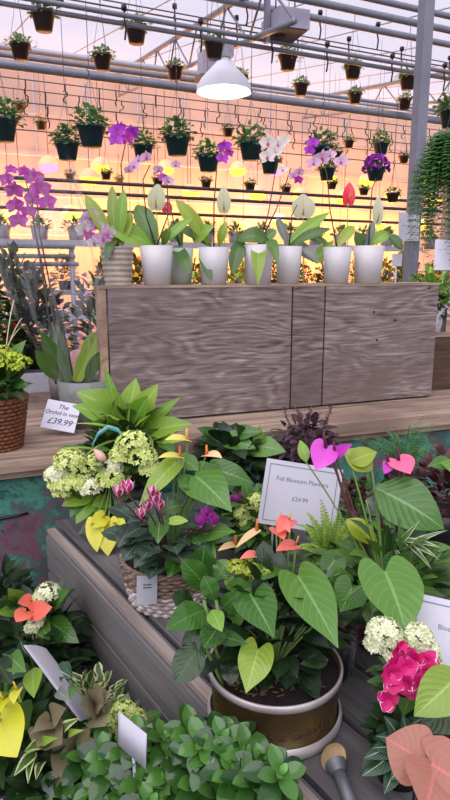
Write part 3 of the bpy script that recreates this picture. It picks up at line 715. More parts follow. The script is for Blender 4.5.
mb = MB(); mb.box(p - Z * .08, UR * .13, NR * .10, Z * .03); mb.build('tray', 'wicker_mid', t, smooth=False)
mb = MB(); mb.tube([p + Z * .2, V((p.x, p.y, RZ((p - EYE).dot(NR)) - .04))], .008, n=6); mb.build('rod', 'wire', t)
p = P(285, 26, 6.0); t = thing('heater_box', p, 'grey metal heater box hung under the roof near the top edge', 'heater')
a = (UR * .9 - NR * .1).normalized(); b = a.cross(Z)
mb = MB(); mb.box(p, a * .16, b * .22, Z * .085); mb.build('case', 'heater_grey', t, smooth=False)
mb = MB(); mb.box(p - Z * .09, a * .14, b * .20, Z * .006); g = mb.build('underside_plate', 'heater_grille', t, smooth=False)
mb = MB(); mb.lathe(p - Z * .108 - a * .05, [(0, 0), (.06, 0), (.065, .014), (0, .014)], 20); mb.build('vent', 'pot_brown', g)
mb = MB(); mb.box(p - a * .19 + Z * .03, a * .022, b * .03, Z * .20); mb.build('bracket', 'galv', t, smooth=False)
for s_ in (-.1, .1): mb = MB(); mb.tube([p + a * s_ + Z * .08, V(((p + a * s_).x, (p + a * s_).y, RZ((p - EYE).dot(NR)) - .04))], .008, n=6); mb.build('rod', 'wire', t)
p = P(59, 2, 6.0); t = thing('pipe_trolley', p, 'small dark pulley on the upper pipe at the top edge left of centre', 'pulley'); mb = MB(); mb.lathe(p, [(0, -.02), (.045, -.02), (.05, 0), (.045, .02), (0, .02)], 16, ax=NR); mb.tube([p + Z * .04, p + Z * .25], .01); mb.build('wheel', 'hook_black', t)
# warm grow lamps in front of the back wall
random.seed(3)
gl = None; glp = None
spots = []
for row, (v, z, n, u0, du) in enumerate(((13.2, 3.75, 9, .9, 1.35), (12.6, 3.2, 10, .3, 1.25), (13.3, 2.6, 9, 1.3, 1.3))):
    for i in range(n): spots.append((u0 + i * du + random.uniform(-.25, .25), v + random.uniform(-.2, .2), z + random.uniform(-.15, .15), row))
def grow_lamp(m, col, name_lab, e):
    t = thing('grow_lamp', (0, 0, 0), name_lab, 'lamp', 'warm grow lamps at the back of the greenhouse')
    mb = MB(); mb.lathe((0, 0, 0), [(.20, -.10), (.17, .0), (.10, .07), (.04, .09), (0, .09)], 16); mb.build('reflector', 'glow_shell', t)
    mb = MB(); mb.lathe((0, 0, 0), [(0, -.24), (.12, -.22), (.19, -.15), (.15, -.06), (0, -.02)], 14); mb.build('bulb', m, t)
    mb = MB(); mb.tube([V((0, 0, .09)), V((0, 0, 1.6))], .008, n=5); mb.build('rod', 'wire', t)
    pt('grow_light', V((0, 0, -.9)), e, col, .25, t); return t
plain('glow_shell', (230, 200, 150), .5)
for i, (u, v, z, row) in enumerate(spots):
    if row == 0 and i % 4 == 1:
        if glp is None: o = glp = grow_lamp('glow_pink', (1, .35, .55), '', 40)
        else: o = copy_tree(glp)
        o['label'] = 'pink grow lamp, %s from left in the top row by the end wall' % ORD[i]; o['group'] = 'pink grow lamps at the back of the greenhouse'
    else:
        if gl is None: o = gl = grow_lamp('glow_yellow', (1, .40, .06), '', 66)
        else: o = copy_tree(gl)
        o['label'] = 'yellow grow lamp, %s from left in the %s row by the end wall' % (ORD[(i, i - 9, i - 19)[row]], ('top', 'middle', 'bottom')[row])
    o.location = W_(u, v, z)

# ================================================================= BACK BENCHES
def bench(name, lab, u0, u1, v0, v1, z, m='galv', ax=(U, N)):
    Ux, Nx = ax; g = lambda u, v, zz: Ux * u + Nx * v + Z * zz
    t = thing(name, g((u0 + u1) / 2, (v0 + v1) / 2, 0), lab, 'bench')
    mb = MB(); mb.box(g((u0 + u1) / 2, (v0 + v1) / 2, z - .02), Ux * (u1 - u0) / 2, Nx * (v1 - v0) / 2, Z * .02, r=.3); mb.build('bench_top', m, t, smooth=False)
    mb = MB(); mb.box(g((u0 + u1) / 2, v0 - .012, z - .01), Ux * (u1 - u0) / 2, Nx * .012, Z * .04, r=.3); mb.build('rail', 'alu', t, smooth=False)
    for u in (u0 + .1, (u0 + u1) / 2, u1 - .1):
        for v in (v0 + .08, v1 - .08): mb = MB(); mb.box(g(u, v, (z - .04) / 2), Ux * .025, Nx * .025, Z * (z - .04) / 2); mb.build('leg', 'galv', t, smooth=False)
    return t
bench('plant_bench', 'galvanised plant bench behind the plank shelf, lined with dark leafy plants', -1.6, 3.6, 2.75, 3.75, 1.03)
bench('plant_bench', 'long galvanised bench at mid distance crowded with yellow and orange flowers', -3, 7, 5.6, 6.9, 1.10, ax=(UR, NR))
bench('plant_rack', 'high metal rack carrying a row of pale plant pots behind the orchids', -3, 8, 8.8, 9.3, 1.86, ax=(UR, NR))
bench('plant_bench', 'farthest galvanised bench full of warm-lit plants near the end wall', -4, 9, 10.0, 11.2, 1.15, ax=(UR, NR))
def tub(name, loc, lab, cat, grp, r, h, mp, ml, R, H, n, L, w, sh='ovate', fl=None, droop=.1, lo=0):
    t = thing(name, loc, lab, cat, grp); pot(t, loc, r, h, mp, n=16, soil=False); c = V(loc) + Z * h * .8
    mb = MB(); bush(mb, c, R, H, n, L, w, sh, droop=droop, lo=lo); mb.build('foliage', ml, t)
    if fl:
        mb = MB()
        for _ in range(fl[1]):
            d = rdir(fl[3] if len(fl) > 3 else .1, 1); p = c + V((d.x * R * 1.05, d.y * R * 1.05, d.z * H * 1.12))
            for q in range(6): o = (d + rdir(-1, 1) * .9).normalized(); leaf(mb, p, p + o * fl[2], fl[2] * .9, 'round', up=d, seg=2, nc=3)
        mb.build('blossoms', fl[0], t)
    return t
random.seed(21)
# near back bench, left part visible beside the crate
LB = [((-1.5, 3.0), 'leaf_dark', None, 'dark leafy'), ((-.95, 3.05), 'leaf_deep', None, 'very dark bushy'), ((-.62, 2.9), 'leaf_mid', ('petal_red', 10, .022), 'red flowering'),
      ((-.34, 3.05), 'leaf_dark', None, 'dark green'), ((-.05, 2.9), 'leaf_mid', ('petal_red', 12, .02), 'low red flowering'), ((.22, 3.1), 'leaf_deep', None, 'deep green'), ((.5, 2.95), 'leaf_dark', ('petal_lavender', 10, .025), 'lavender flowering')]
PL = ['cut by the left edge, on the bench behind the shelf', 'on the back bench above the wicker basket', 'on the back bench just behind the wicker basket', 'on the back bench left of the wrapped orchid', 'on the back bench behind the wrapped orchid', 'on the back bench right behind the wrapped orchid', 'on the back bench at the left end of the crate']
for i, ((u, v), ml, fl, ds) in enumerate(LB):
    tub('bench_plant', SH_(u, v, 1.03), ds + ' potted plant ' + PL[i], 'potted plant', None, .08, .12, 'pot_black', ml, .17, random.uniform(.26, .34), 240, .07, .045, fl=fl)
for i, (u, v, ml, fl, lab) in enumerate(((-1.0, 3.45, 'leaf_dark', None, 'tall dark bushy plant at the back of the left bench'), (-.6, 3.5, 'leaf_mid', None, 'mid green bushy plant at the back of the bench, behind the magenta orchid'), (-.2, 3.5, 'leaf_deep', None, 'tall deep green plant behind the cellophane wrap'), (.15, 3.45, 'leaf_dark', None, 'bushy dark plant behind the small mauve orchid flowers'))):
    tub('bench_plant', SH_(u, v, 1.03), lab, 'potted plant', None, .09, .14, 'pot_black', ml, .24, .44, 420, .08, .05, fl=fl)
# plants just peeping over the crate
for (px, h, ml, fl, lab) in ((100, .37, 'leaf_bright', ('petal_white', 5, .02), 'small white flowers peeping over the crate beside the ribbed pot'), (191, .42, 'leaf_bright', ('petal_fl_yellow', 14, .016), 'bright green plant with tiny yellow flowers between the white pots'), (239, .39, 'leaf_dark', ('petal_hot', 6, .022), 'plant with one hot pink flower between two white pots'),
      (318, .38, 'leaf_bright', ('petal_white', 4, .02), 'green plant with white bloom low between the right white pots'), (385, .40, 'leaf_dark', ('petal_violet', 9, .02), 'dark plant with violet flowers right of the last white pot'), (402, .38, 'leaf_deep', ('petal_fl_yellow', 5, .014), 'dark low plant left of the grey post behind the crate'), (142, .37, 'leaf_mid', ('petal_lavender', 8, .018), 'plant with lilac flowers between ribbed and white pots')):
    r = P(px, 270, 1) - EYE; q = EYE + r * (2.95 / r.dot(N)); q.z = 1.03
    tub('bench_plant', q, lab, 'potted plant', None, .06, .12, 'pot_black', ml, .085, h - .06, 120, .05, .026, fl=fl)
# mid-distance flowers, rack pots and far plants
protos = []
for ml, fl in (('leaf_warm', ('petal_fl_yellow', 26, .04)), ('leaf_mid', ('petal_fl_orange', 24, .04)), ('leaf_warm', None), ('leaf_chart', ('petal_fl_yellow', 12, .035))):
    protos.append(tub('flowering_plant', (0, 0, 0), '', 'potted plant', None, .11, .16, 'pot_black', ml, .19, .38, 110, .11, .06, fl=fl))
used = [0] * 4; kinds = ['yellow flowering', 'orange flowering', 'olive leafy', 'yellow green flowering']
for v, zz, nn, st, place in ((5.85, 1.10, 20, -1.6, 'front row of the mid-distance bench'), (6.5, 1.10, 20, -1.7, 'back row of the mid-distance bench'), (10.3, 1.15, 24, -3.2, 'row on the farthest bench')):
    cnt = 0
    for i in range(nn):
        q = random.choice((0, 0, 1, 2, 3)) if zz < 1.12 else random.choice((0, 1, 1, 2))
        L = W_(st + i * .56 * (1.15 if zz > 1.12 else 1), v + random.uniform(-.06, .06), zz)
        if not seen(L) or (zz < 1.12 and proj(L)[0] < 96): continue
        if not used[q]: o = protos[q]; used[q] = 1
        else: o = copy_tree(protos[q])
        o.location = L; o.rotation_euler = (0, 0, random.random() * 6); s_ = random.uniform(.8, 1.12); o.scale = (s_, s_, s_)
        o['label'] = '%s plant, %s from left in the %s' % (kinds[q], ORD[cnt], place); o['group'] = 'plants in the ' + place; cnt += 1
rk = None; cnt = 0
for i in range(24):
    if not seen(W_(-1.6 + i * .5, 9.05, 1.86)): continue
    if rk is None: o = rk = tub('rack_plant', (0, 0, 0), '', 'potted plant', None, .125, .22, 'pot_far', 'leaf_basket', .17, .16, 80, .09, .055, droop=.2)
    else: o = copy_tree(rk)
    o.location = W_(-1.6 + i * .5, 9.05, 1.86); o.rotation_euler = (0, 0, random.random() * 6)
    tag(o, 'pale grey pot with low green foliage, %s from the left on the high metal rack' % ORD[cnt], 'potted plant', 'pale pots on the high rack'); cnt += 1

# ================================================================= ORCHIDS ON THE CRATE
def crate_pt(px, back=.07):
    r = P(px, 283, 1) - EYE; q = EYE + r * ((BOXF + back) / r.dot(N)); q.z = ZT + .0005; return q
def depth(q): return (q - EYE).dot(V((0, math.cos(PITCH), -math.sin(PITCH))))
def orchid(px, w, htp, lab, m='pot_white', leaves=(), stalks=(), back=.07, ribs=0, name='potted_orchid'):
    q = crate_pt(px, back); d = depth(q); r = w * d / FPX / 2; h = htp * d / FPX; t = thing(name, q, lab, 'orchid')
    pot(t, q, r, h, m, taper=.80, lip=0 if ribs else 0, ribs=ribs); top = q + Z * h * .95
    for (x0, y0, x1, y1, lw, *o) in leaves:
        dz = o[1] if len(o) > 1 else .0; hl(t, (x0, y0, d - .005), (x1, y1, d - dz), lw * 1.12, o[0] if o and o[0] else 'leaf_orchid', 'obov' if len(o) < 4 else o[3], bow=o[2] if len(o) > 2 else .1, up=V((0, -.9, .5)), fold=.25, seg=10, nc=7, root=top if len(o) > 4 else None)
    for (pts, fls) in stalks:
        mb = MB(); pp = [top] + [P(x, y, d) for x, y in pts]; mb.tube(pp, .0028, .0018, 6); mb.build('flower_stem', 'stem_dark', t)
        for (x, y, s, m1, *o) in fls:
            orchid_flower(t, P(x, y, d - (o[0] if o else .02)), s * 1.08 * d / FPX, V((random.uniform(-.5, .5), -1, random.uniform(-.3, .2))), m1)
    return t
random.seed(31)
orchid(118, 33, 37, 'orchid in a ribbed beige pot, leftmost on the crate, with mauve and white flowers', 'pot_beige', ribs=7,
  leaves=[(114, 246, 85, 195, 13, 'leaf_orchid_lime', .02, .08), (116, 246, 112, 186, 11, 'leaf_orchid_lime', -.02, .05), (119, 246, 124, 190, 12, 'leaf_bright', .03, .06), (122, 246, 131, 212, 12, 'leaf_orchid_lime', 0, .1), (116, 246, 106, 262, 9, 'leaf_orchid', .09, .3)],
  stalks=[([(108, 238), (98, 218)], [(92, 217, 9, 'petal_lavender'), (84, 229, 9, 'petal_white'), (103, 238, 9, 'petal_lavender'), (94, 243, 7, 'petal_white'), (90, 236, 6, 'petal_magenta'), (97, 226, 8, 'petal_lavender'), (86, 221, 7, 'petal_lavender'), (108, 233, 8, 'petal_lavender')]),
          ([(124, 210), (121, 165), (127, 135)], [(133, 133, 8, 'petal_violet'), (117, 132, 8, 'petal_violet'), (116, 141, 7, 'petal_violet'), (128, 139, 7, 'petal_magenta'), (121, 127, 5, 'petal_violet')])])
orchid(157, 33, 38, 'orchid in a white pot second from left, broad dark green leaves',
  leaves=[(153, 246, 108, 229, 21, 'leaf_bright', .07, .1), (157, 246, 137, 205, 19, 'leaf_orchid', -.02, .08), (163, 246, 170, 228, 9, 'leaf_orchid', .04, .1), (160, 248, 192, 218, 9, 'leaf_bright', .0, .1)],
  stalks=[([(146, 215), (143, 180), (150, 165)], [(147, 157, 6, 'petal_lavender'), (134, 166, 6, 'petal_lavender'), (139, 160, 5, 'petal_lavender'), (129, 170, 5, 'petal_lavender')]), ([(168, 215), (167, 175), (160, 172)], [(159, 170, 6, 'petal_lavender'), (168, 181, 6, 'petal_lavender'), (176, 165, 5, 'petal_lavender'), (163, 178, 5, 'petal_magenta')])])
orchid(181, 26, 35, 'orchid in a pale green pot partly hidden between two white pots', 'pot_palegreen', back=.135,
  leaves=[(174, 246, 190, 273, 13, 'leaf_orchid', .12, .12), (182, 246, 172, 222, 12, 'leaf_orchid', 0, .1)], stalks=[([(172, 215), (168, 195)], [])])
orchid(214, 31, 36, 'orchid in a white pot with a pale round leaf and magenta flowers above',
  leaves=[(210, 246, 176, 200, 14, 'leaf_orchid_lime', .05, .08), (211, 247, 175, 226, 10, 'leaf_orchid', -.02, .1), (212, 248, 193, 224, 4, 'leaf_orchid', 0, .1), (193, 241, 214, 226, 17, 'leaf_bright', .05, .1, 'ovate'), (199, 252, 211, 280, 9, 'leaf_orchid', .06, .1), (219, 247, 226, 222, 9, 'leaf_orchid_lime', .03, .1)],
  stalks=[([(214, 205), (217, 165), (221, 150)], [(225, 147, 7, 'petal_violet'), (222, 159, 6, 'petal_violet'), (229, 153, 5, 'petal_magenta')])])
orchid(258, 31, 38, 'orchid in a white pot with a long leaf arching over and drooping to the left', back=.05,
  leaves=[(270, 244, 236, 240, 17, 'leaf_orchid', .04, .3), (243, 236, 232, 274, 14, 'leaf_orchid', .07, .12), (258, 245, 258, 286, 14, 'leaf_orchid_lime', .11, .18, 'ovate'), (268, 240, 278, 268, 11, 'leaf_orchid', .10, .2, 'ovate'), (262, 244, 276, 230, 10, 'leaf_mid', .0, .1)],
  stalks=[([(268, 215), (274, 180), (277, 160)], [(268, 143, 8, 'petal_white'), (278, 145, 8, 'petal_white'), (284, 141, 6, 'petal_white'), (268, 157, 8, 'petal_white'), (275, 152, 7, 'petal_white')]), ([(276, 210), (287, 180), (291, 168)], [(293, 176, 5, 'petal_lavender'), (299, 172, 5, 'petal_lavender'), (283, 170, 5, 'petal_white'), (298, 180, 5, 'petal_magenta')])])
orchid(288, 27, 36, 'orchid in a narrow white pot close right of the drooping leaf', back=.1,
  leaves=[(286, 246, 330, 212, 13, 'leaf_bright', -.03, .05, 'lance'), (288, 247, 330, 229, 10, 'leaf_orchid', .02, .12), (287, 246, 277, 218, 9, 'leaf_greyblue', -.02, .08), (300, 248, 318, 262, 9, 'leaf_greyblue', .05, .2)],
  stalks=[([(292, 215), (297, 205)], [])])
orchid(336, 29, 35, 'orchid in a white pot with a v of two upright leaves, second from the right',
  leaves=[(314, 262, 334, 240, 13, 'leaf_bright', .02, -.04, 'strap'), (314, 262, 293, 242, 13, 'leaf_greyblue', -.02, .05), (336, 248, 354, 226, 11, 'leaf_orchid_lime', -.02, .08), (330, 246, 308, 237, 8, 'leaf_orchid', 0, .1)],
  stalks=[([(330, 210), (327, 175), (323, 160)], [(322, 158, 8, 'petal_lavender'), (314, 163, 7, 'petal_lavender'), (330, 155, 6, 'petal_lavender'), (341, 162, 7, 'petal_lavender'), (313, 143, 6, 'petal_violet'), (309, 151, 6, 'petal_violet')])])
orchid(367, 31, 36, 'orchid in a white pot, the last one at the right end of the crate',
  leaves=[(362, 248, 355, 231, 12, 'leaf_orchid', .02, .06, 'ovate'), (370, 246, 389, 233, 12, 'leaf_bright', 0, .2), (386, 233, 402, 250, 11, 'leaf_orchid', .03, .08), (368, 246, 373, 222, 8, 'leaf_greyblue', .0, .05)],
  stalks=[([(370, 220), (372, 190), (376, 178)], [])])
def standing_spathe(px, py0, py1, wpx, m, base_px, lab, name='potted_anthurium', back=.33):
    q = crate_pt(base_px, back); q.z = SZ + .0005; d = depth(q); t = thing(name, q, lab, 'anthurium'); pot(t, q, .045, .09, 'pot_black', soil=False, n=16)
    A = P(px, py1, d); mb = MB(); mb.tube(curve(q + Z * .07, A, .01), .0025, n=6); mb.build('stem', 'stem_green', t); B = P(px + random.uniform(-2, 2), py0, d)
    spathe(t, A, B, wpx * d / FPX, m, 'spadix_yellow', up=V((0, -1, .1)), sl=.45, sr=.003, shp='round' if m == 'petal_palegreen' else 'cord')
    mb = MB(); bush(mb, q + Z * .09, .05, .10, 24, .07, .045, 'ovate'); mb.build('foliage', 'leaf_anth', t)
standing_spathe(156, 184, 209, 18, 'petal_palegreen', 170, 'plant with a large pale greenish bract standing left of the red flower')
standing_spathe(167, 201, 211, 11, 'petal_red', 183, 'plant with a red heart flower half hidden behind the pale bract')
standing_spathe(348, 182, 203, 13, 'petal_red', 348, 'plant with a single tall red heart flower behind the right orchids')
standing_spathe(224, 186, 212, 14, 'petal_palegreen', 228, 'plant with a pale mottled bract behind the middle of the orchid row')
standing_spathe(303, 194, 216, 24, 'petal_palegreen', 306, 'plant with a large round pale green bract right of the white orchid')
standing_spathe(377, 196, 224, 11, 'petal_palegreen', 378, 'plant with a narrow pale bract above the rightmost white pot')

# ================================================================= POST NOTICE, FERN, RIGHT EDGE
n3 = -U.cross(Z) * 0
c = P(409, 227, 3.2); t = thing('paper_notice', c, 'white paper notice with faint handwriting fixed to the grey post', 'notice')
mb = MB(); rt = (U * .98).normalized(); upv = (Z + rt * -.06).normalized(); slab(mb, c, rt, upv, .13, .14, .0015, .0); mb.build('sheet', 'card_white', t, smooth=False)
marks(t, c - N * .0005, rt, upv, .12, [(.28, -.1, .3, .03), (.05, -.38, .35, .03), (-.12, -.1, .38, .025), (-.3, -.2, .2, .02)], seed=4)
c = P(445, 255, 2.7); t = thing('plant_sign', c, 'white card on a stake at the right edge below the hanging fern', 'sign')
mb = MB(); slab(mb, c, rt, Z, .10, .13, .0015, .01); mb.build('card', 'card_white', t, smooth=False); mb = MB(); mb.tube([c - Z * .05 + N * .004, V((c.x, c.y, SZ + .16)) + N * .004], .003, n=6); mb.build('stake', 'card_grey', t)
marks(t, c, rt, Z, .09, [(.25, -.4, -.1, .02)], seed=8)
c = P(397, 260, 3.0); t = thing('plant_sign', c, 'small pinkish white card on a stake left of the grey post', 'sign')
mb = MB(); slab(mb, c, rt, Z, .058, .06, .0015); mb.build('card', 'card_white', t, smooth=False); mb = MB(); mb.tube([c + N * .004 + Z * .02, V((c.x, c.y, 1.03)) + N * .004], .004, n=6); mb.build('stake', 'card_grey', t)
# hanging fern
random.seed(41)
c = P(461, 160, 2.75); t = thing('hanging_fern', c, 'large hanging fern with drooping dark green fronds at the right edge', 'fern')
mb = MB(); mb.lathe(c - Z * .1, [(0, 0), (.06, 0), (.09, .12), (.08, .12), (0, .10)], 20); mb.build('pot', 'pot_green', t)
mb = MB()
for i in range(150):
    a = random.random() * 6.28; d = V((math.cos(a), math.sin(a), 0)); R = random.uniform(.07, .16); dr = random.uniform(.12, .52)
    p0 = c + d * .04 + Z * .03; frond(mb, [p0, p0 + d * R * .55 + Z * random.uniform(.03, .09), p0 + d * R * .95 - Z * dr * .2, p0 + d * R * 1.08 - Z * dr * .6, p0 + d * R * 1.12 - Z * dr], .052, 20, leafw=.5)
bush(mb, c, .14, .10, 120, .06, .03, 'lance', droop=.4, lo=-.6); mb.build('fronds', 'leaf_fern', t)
mb = MB(); vv = (c - EYE).dot(NR)
for q in range(3): a = q * 2.09; mb.tube([c + V((math.cos(a) * .12, math.sin(a) * .12, .03)), c + Z * .5], .002, n=4)
mb.tube([c + Z * .5, V((c.x, c.y, RZ(vv) - .02))], .003, n=4); mb.build('hanger', 'wire', t)
# right end: dark wooden box, polka dot pot
q = SH_(1.90, 2.22, SZ); r = P(452, 360, 1) - EYE
t = thing('small_wooden_box', SH_(1.80, 2.22, SZ), 'small dark wooden box on the shelf right of the long crate', 'box')
mb = MB(); mb.box(SH_(1.80, 2.20, SZ + .115), U * .095, N * .10, Z * .115, r=.2); mb.build('body', 'dark_wood', t, smooth=False)
mb = MB(); mb.box(SH_(1.80, 2.20, SZ + .233), U * .10, N * .105, Z * .003, r=0); mb.build('lid', 'shelf_wood', t, smooth=False)
q = SH_(1.795, 2.20, SZ + .2362); t = thing('potted_plant', q, 'lime green leafy plant in a polka dot pot beside the right end of the crate', 'potted plant')
pot(t, q, .065, .11, 'polka_paper', taper=.78); mb = MB(); bush(mb, q + Z * .13, .12, .13, 260, .045, .022, 'ovate', droop=.1, lo=-.1); mb.build('foliage', 'leaf_bright', t)
mb = MB(); bush(mb, q + Z * .10, .11, .06, 90, .05, .026, 'ovate', droop=.3, lo=-.6); mb.build('lower_leaves', 'leaf_dark', t)

# ================================================================= LEFT END OF THE SHELF
random.seed(51)
def wicker(t, c, r0, r1, h, m, name='basket', rows=12, stakes=26, th=.0035, rim=True):
    """woven basket: bands weaving in and out of upright stakes, one mesh"""
    mb = MB(); c = V(c); ns = stakes * 2
    for i in range(rows):
        z = h * (i + .5) / rows; pts = []; rr = r0 + (r1 - r0) * z / h; r = random.random()
        for j in range(ns * 2 + 1):
            a = j / (ns * 2) * 6.2832; w = math.cos(a * stakes + (math.pi if i % 2 else 0)) * th * .9
            pts.append(c + V(((rr + w) * math.cos(a), (rr + w) * math.sin(a), z)))
        mb.tube(pts, h / rows * .52, n=5, rnd=r, cap=False)
    for j in range(stakes):
        a = j / stakes * 6.2832; mb.tube([c + V((r0 * math.cos(a), r0 * math.sin(a), 0)), c + V((r1 * math.cos(a), r1 * math.sin(a), h))], th * .7, n=5)
    mb.lathe(c, [(0, .003), (r0 * .97, .003), (r1 * .96, h * .98)], 24)
    o = mb.build(name, m, t)
    if rim:
        rm = MB()
        for ph in (0, math.pi): rm.tube([c + V(((r1 + .003 * math.cos(20 * a + ph)) * math.cos(a), (r1 + .003 * math.cos(20 * a + ph)) * math.sin(a), h + .003 * math.sin(20 * a + ph))) for a in [i / 120 * 6.2832 for i in range(121)]], .004, n=5, cap=False)
        rm.build('rim', m, o)
    return o
def soil(t, c, r, h): mb = MB(); mb.lathe(c, [(r, h), (r * .5, h + .006), (0, h + .009)], 20); return mb.build('soil', 'soil', t)
# brown wicker basket at the left edge
q = Pz(-4, 436, SZ); q = SH_(q.dot(U), 1.86, SZ)
t = thing('wicker_basket_planter', q, 'brown wicker basket with lime flower clusters and leaves at the left edge of the shelf', 'planter')
wicker(t, q, .068, .092, .15, 'wicker_brown', rows=13); soil(t, q, .085, .13)
d = depth(q)
for i, (x0, y0, x1, y1, w, m, sh) in enumerate(((4, 388, 30, 366, 16, 'leaf_dark', 'ovate'), (2, 380, 26, 340, 20, 'leaf_mid', 'ovate'), (6, 384, 29, 386, 15, 'leaf_gloss', 'round'), (-6, 392, 10, 386, 14, 'leaf_bright', 'round'), (-8, 370, 12, 352, 16, 'leaf_mid', 'ovate'), (8, 392, 26, 394, 13, 'leaf_dark', 'round'), (-20, 385, -2, 360, 20, 'leaf_mid', 'ovate'), (2, 378, 18, 372, 15, 'leaf_gloss', 'round'))):
    hl(t, (x0, y0, d - .02), (x1, y1, d - .05), w, m, sh, bow=.06)
for i, (x, y, w) in enumerate(((0, 352, 11), (12, 358, 10), (22, 362, 9), (6, 364, 10), (16, 368, 8), (-8, 360, 12))):
    mb = MB(); floret_cluster(mb, P(x, y, d - .06), w * d / FPX, 60, .0065); mb.build('flower_cluster', 'floret_yellowgreen', t)
for (x0, y0, x1, y1) in ((0, 345, 22, 318), (4, 340, 14, 300), (-5, 350, 20, 328)):
    mb = MB(); mb.tube(curve(P(x0, y0 + 30, d), P(x1, y1, d + .1), .02), .0015, n=4); mb.build('grass_blade', 'twig', t)
mb = MB(); bush(mb, q + Z * .16, .09, .07, 70, .05, .034, 'ovate', lo=-.1); mb.build('foliage', 'leaf_dark', t)
# small grey pot
q = Pz(61, 399, SZ); d = depth(q); t = thing('small_pot', q, 'small grey empty-looking pot between the wicker basket and the wrapped orchid', 'pot'); pot(t, q, 11.5 * d / FPX, 30 * d / FPX, 'pot_grey', taper=.86, n=24)
# wrapped orchid
q = Pz(86, 424, SZ); d = depth(q); t = thing('wrapped_orchid', q, 'tall magenta orchid wrapped in clear cellophane on the left end of the shelf', 'orchid')
pot(t, q, 26 * d / FPX, 46 * d / FPX, 'smoky_glass', taper=.86, n=32); top = q + Z * .11
mb = MB(); mb.lathe(q + Z * .125, [(.071, 0), (.074, .004), (.071, .008)], 32); mb.build('pot_rim', 'tag_clear', t)
for (x0, y0, x1, y1, w, m, b, dz) in ((76, 382, 102, 324, 18, 'leaf_orchid_lime', -.03, .03), (68, 382, 40, 330, 22, 'leaf_orchid', -.03, .05), (64, 384, 36, 350, 17, 'leaf_orchid', .03, .09), (82, 384, 92, 332, 16, 'leaf_bright', -.02, -.04), (70, 380, 52, 322, 18, 'leaf_mid', 0, -.05), (86, 385, 100, 352, 13, 'leaf_orchid', .04, .08)):
    hl(t, (x0, y0, d), (x1, y1, d - dz), w, m, 'obov' if b > -.03 else 'strap', bow=b, up=V((0, -.95, .3)), fold=.25)
for pts in ([(56, 384), (49, 320), (40, 260), (31, 205), (24, 172)], [(66, 384), (57, 335), (45, 280), (34, 225), (31, 182)], [(74, 384), (67, 345), (50, 285), (40, 235), (36, 190)]):
    mb = MB(); mb.tube([P(x, y, d + .01) for x, y in pts], .0038, .0022, 6); mb.build('flower_stem', 'stem_dark', t)
for (x, y, s) in ((8, 180, 9), (14, 191, 10), (16, 206, 10), (19, 221, 10), (34, 178, 10), (41, 189, 11), (48, 203, 10), (33, 199, 10), (24, 172, 7), (11, 170, 6), (28, 212, 8)):
    orchid_flower(t, P(x, y, d - .02 + random.uniform(-.03, .03)), s * d / FPX, V((random.uniform(-.6, .6), -1, random.uniform(-.2, .2))), 'petal_magenta')
mb = MB(); prof = [(.072, .125), (.10, .2), (.155, .36), (.165, .5), (.15, .66), (.135, .82)]; vs = []; fs = []; n = 60
for i, (rr, h) in enumerate(prof):
    for j in range(n):
        a = j / n * 6.2832; w = 1 + .09 * math.sin(a * 5 + i * .7) + .05 * math.sin(a * 13 + i * 1.3) * (i / 5)
        vs.append(q + V((-.155 * (h / .8) ** 1.15 * .85 + rr * w * math.cos(a), rr * w * math.sin(a) * .62, h + (.03 * math.sin(a * 4) + .02 * math.sin(a * 9) if i == 5 else 0))))
    if i:
        for j in range(n): fs.append(((i - 1) * n + j, (i - 1) * n + (j + 1) % n, i * n + (j + 1) % n, i * n + j))
mb.add(vs, fs); mb.build('cellophane', 'cellophane', t)
# price card
d1 = d - .14; c = P(61, 416, d1); t = thing('price_card', c, 'white handwritten price card leaning against the pot of the wrapped orchid', 'card')
rt = (P(78, 412, d1) - P(45, 406, d1)).normalized(); upv = (P(49, 401, d1 + .02) - P(43, 428, d1 - .01)).normalized(); upv = (upv - rt * rt.dot(upv)).normalized()
w_ = 34 * d1 / FPX; h_ = 30 * d1 / FPX; mb = MB(); slab(mb, c, rt, upv, w_, h_, .0012); mb.build('sheet', 'card_white', t, smooth=False)
text(t, 'The', c + upv * h_ * .3, rt, upv, h_ * .22, shear=.3); text(t, 'Orchid in vase', c + upv * h_ * .08, rt, upv, h_ * .19, shear=.3); text(t, '£39.99', c - upv * h_ * .22, rt, upv, h_ * .30, shear=.3)
mb = MB(); mb.tube([c - upv * h_ * .5 + N * .003, V((c.x, c.y, SZ + .001)) + N * .01], .002, n=5); mb.build('stake', 'twig', t)

# ================================================================= PLANTERS ON THE BENCH
random.seed(61)
BT = BZ - .009
def seat(px, py): q = Pz(px, py, BT); return q, depth(q)
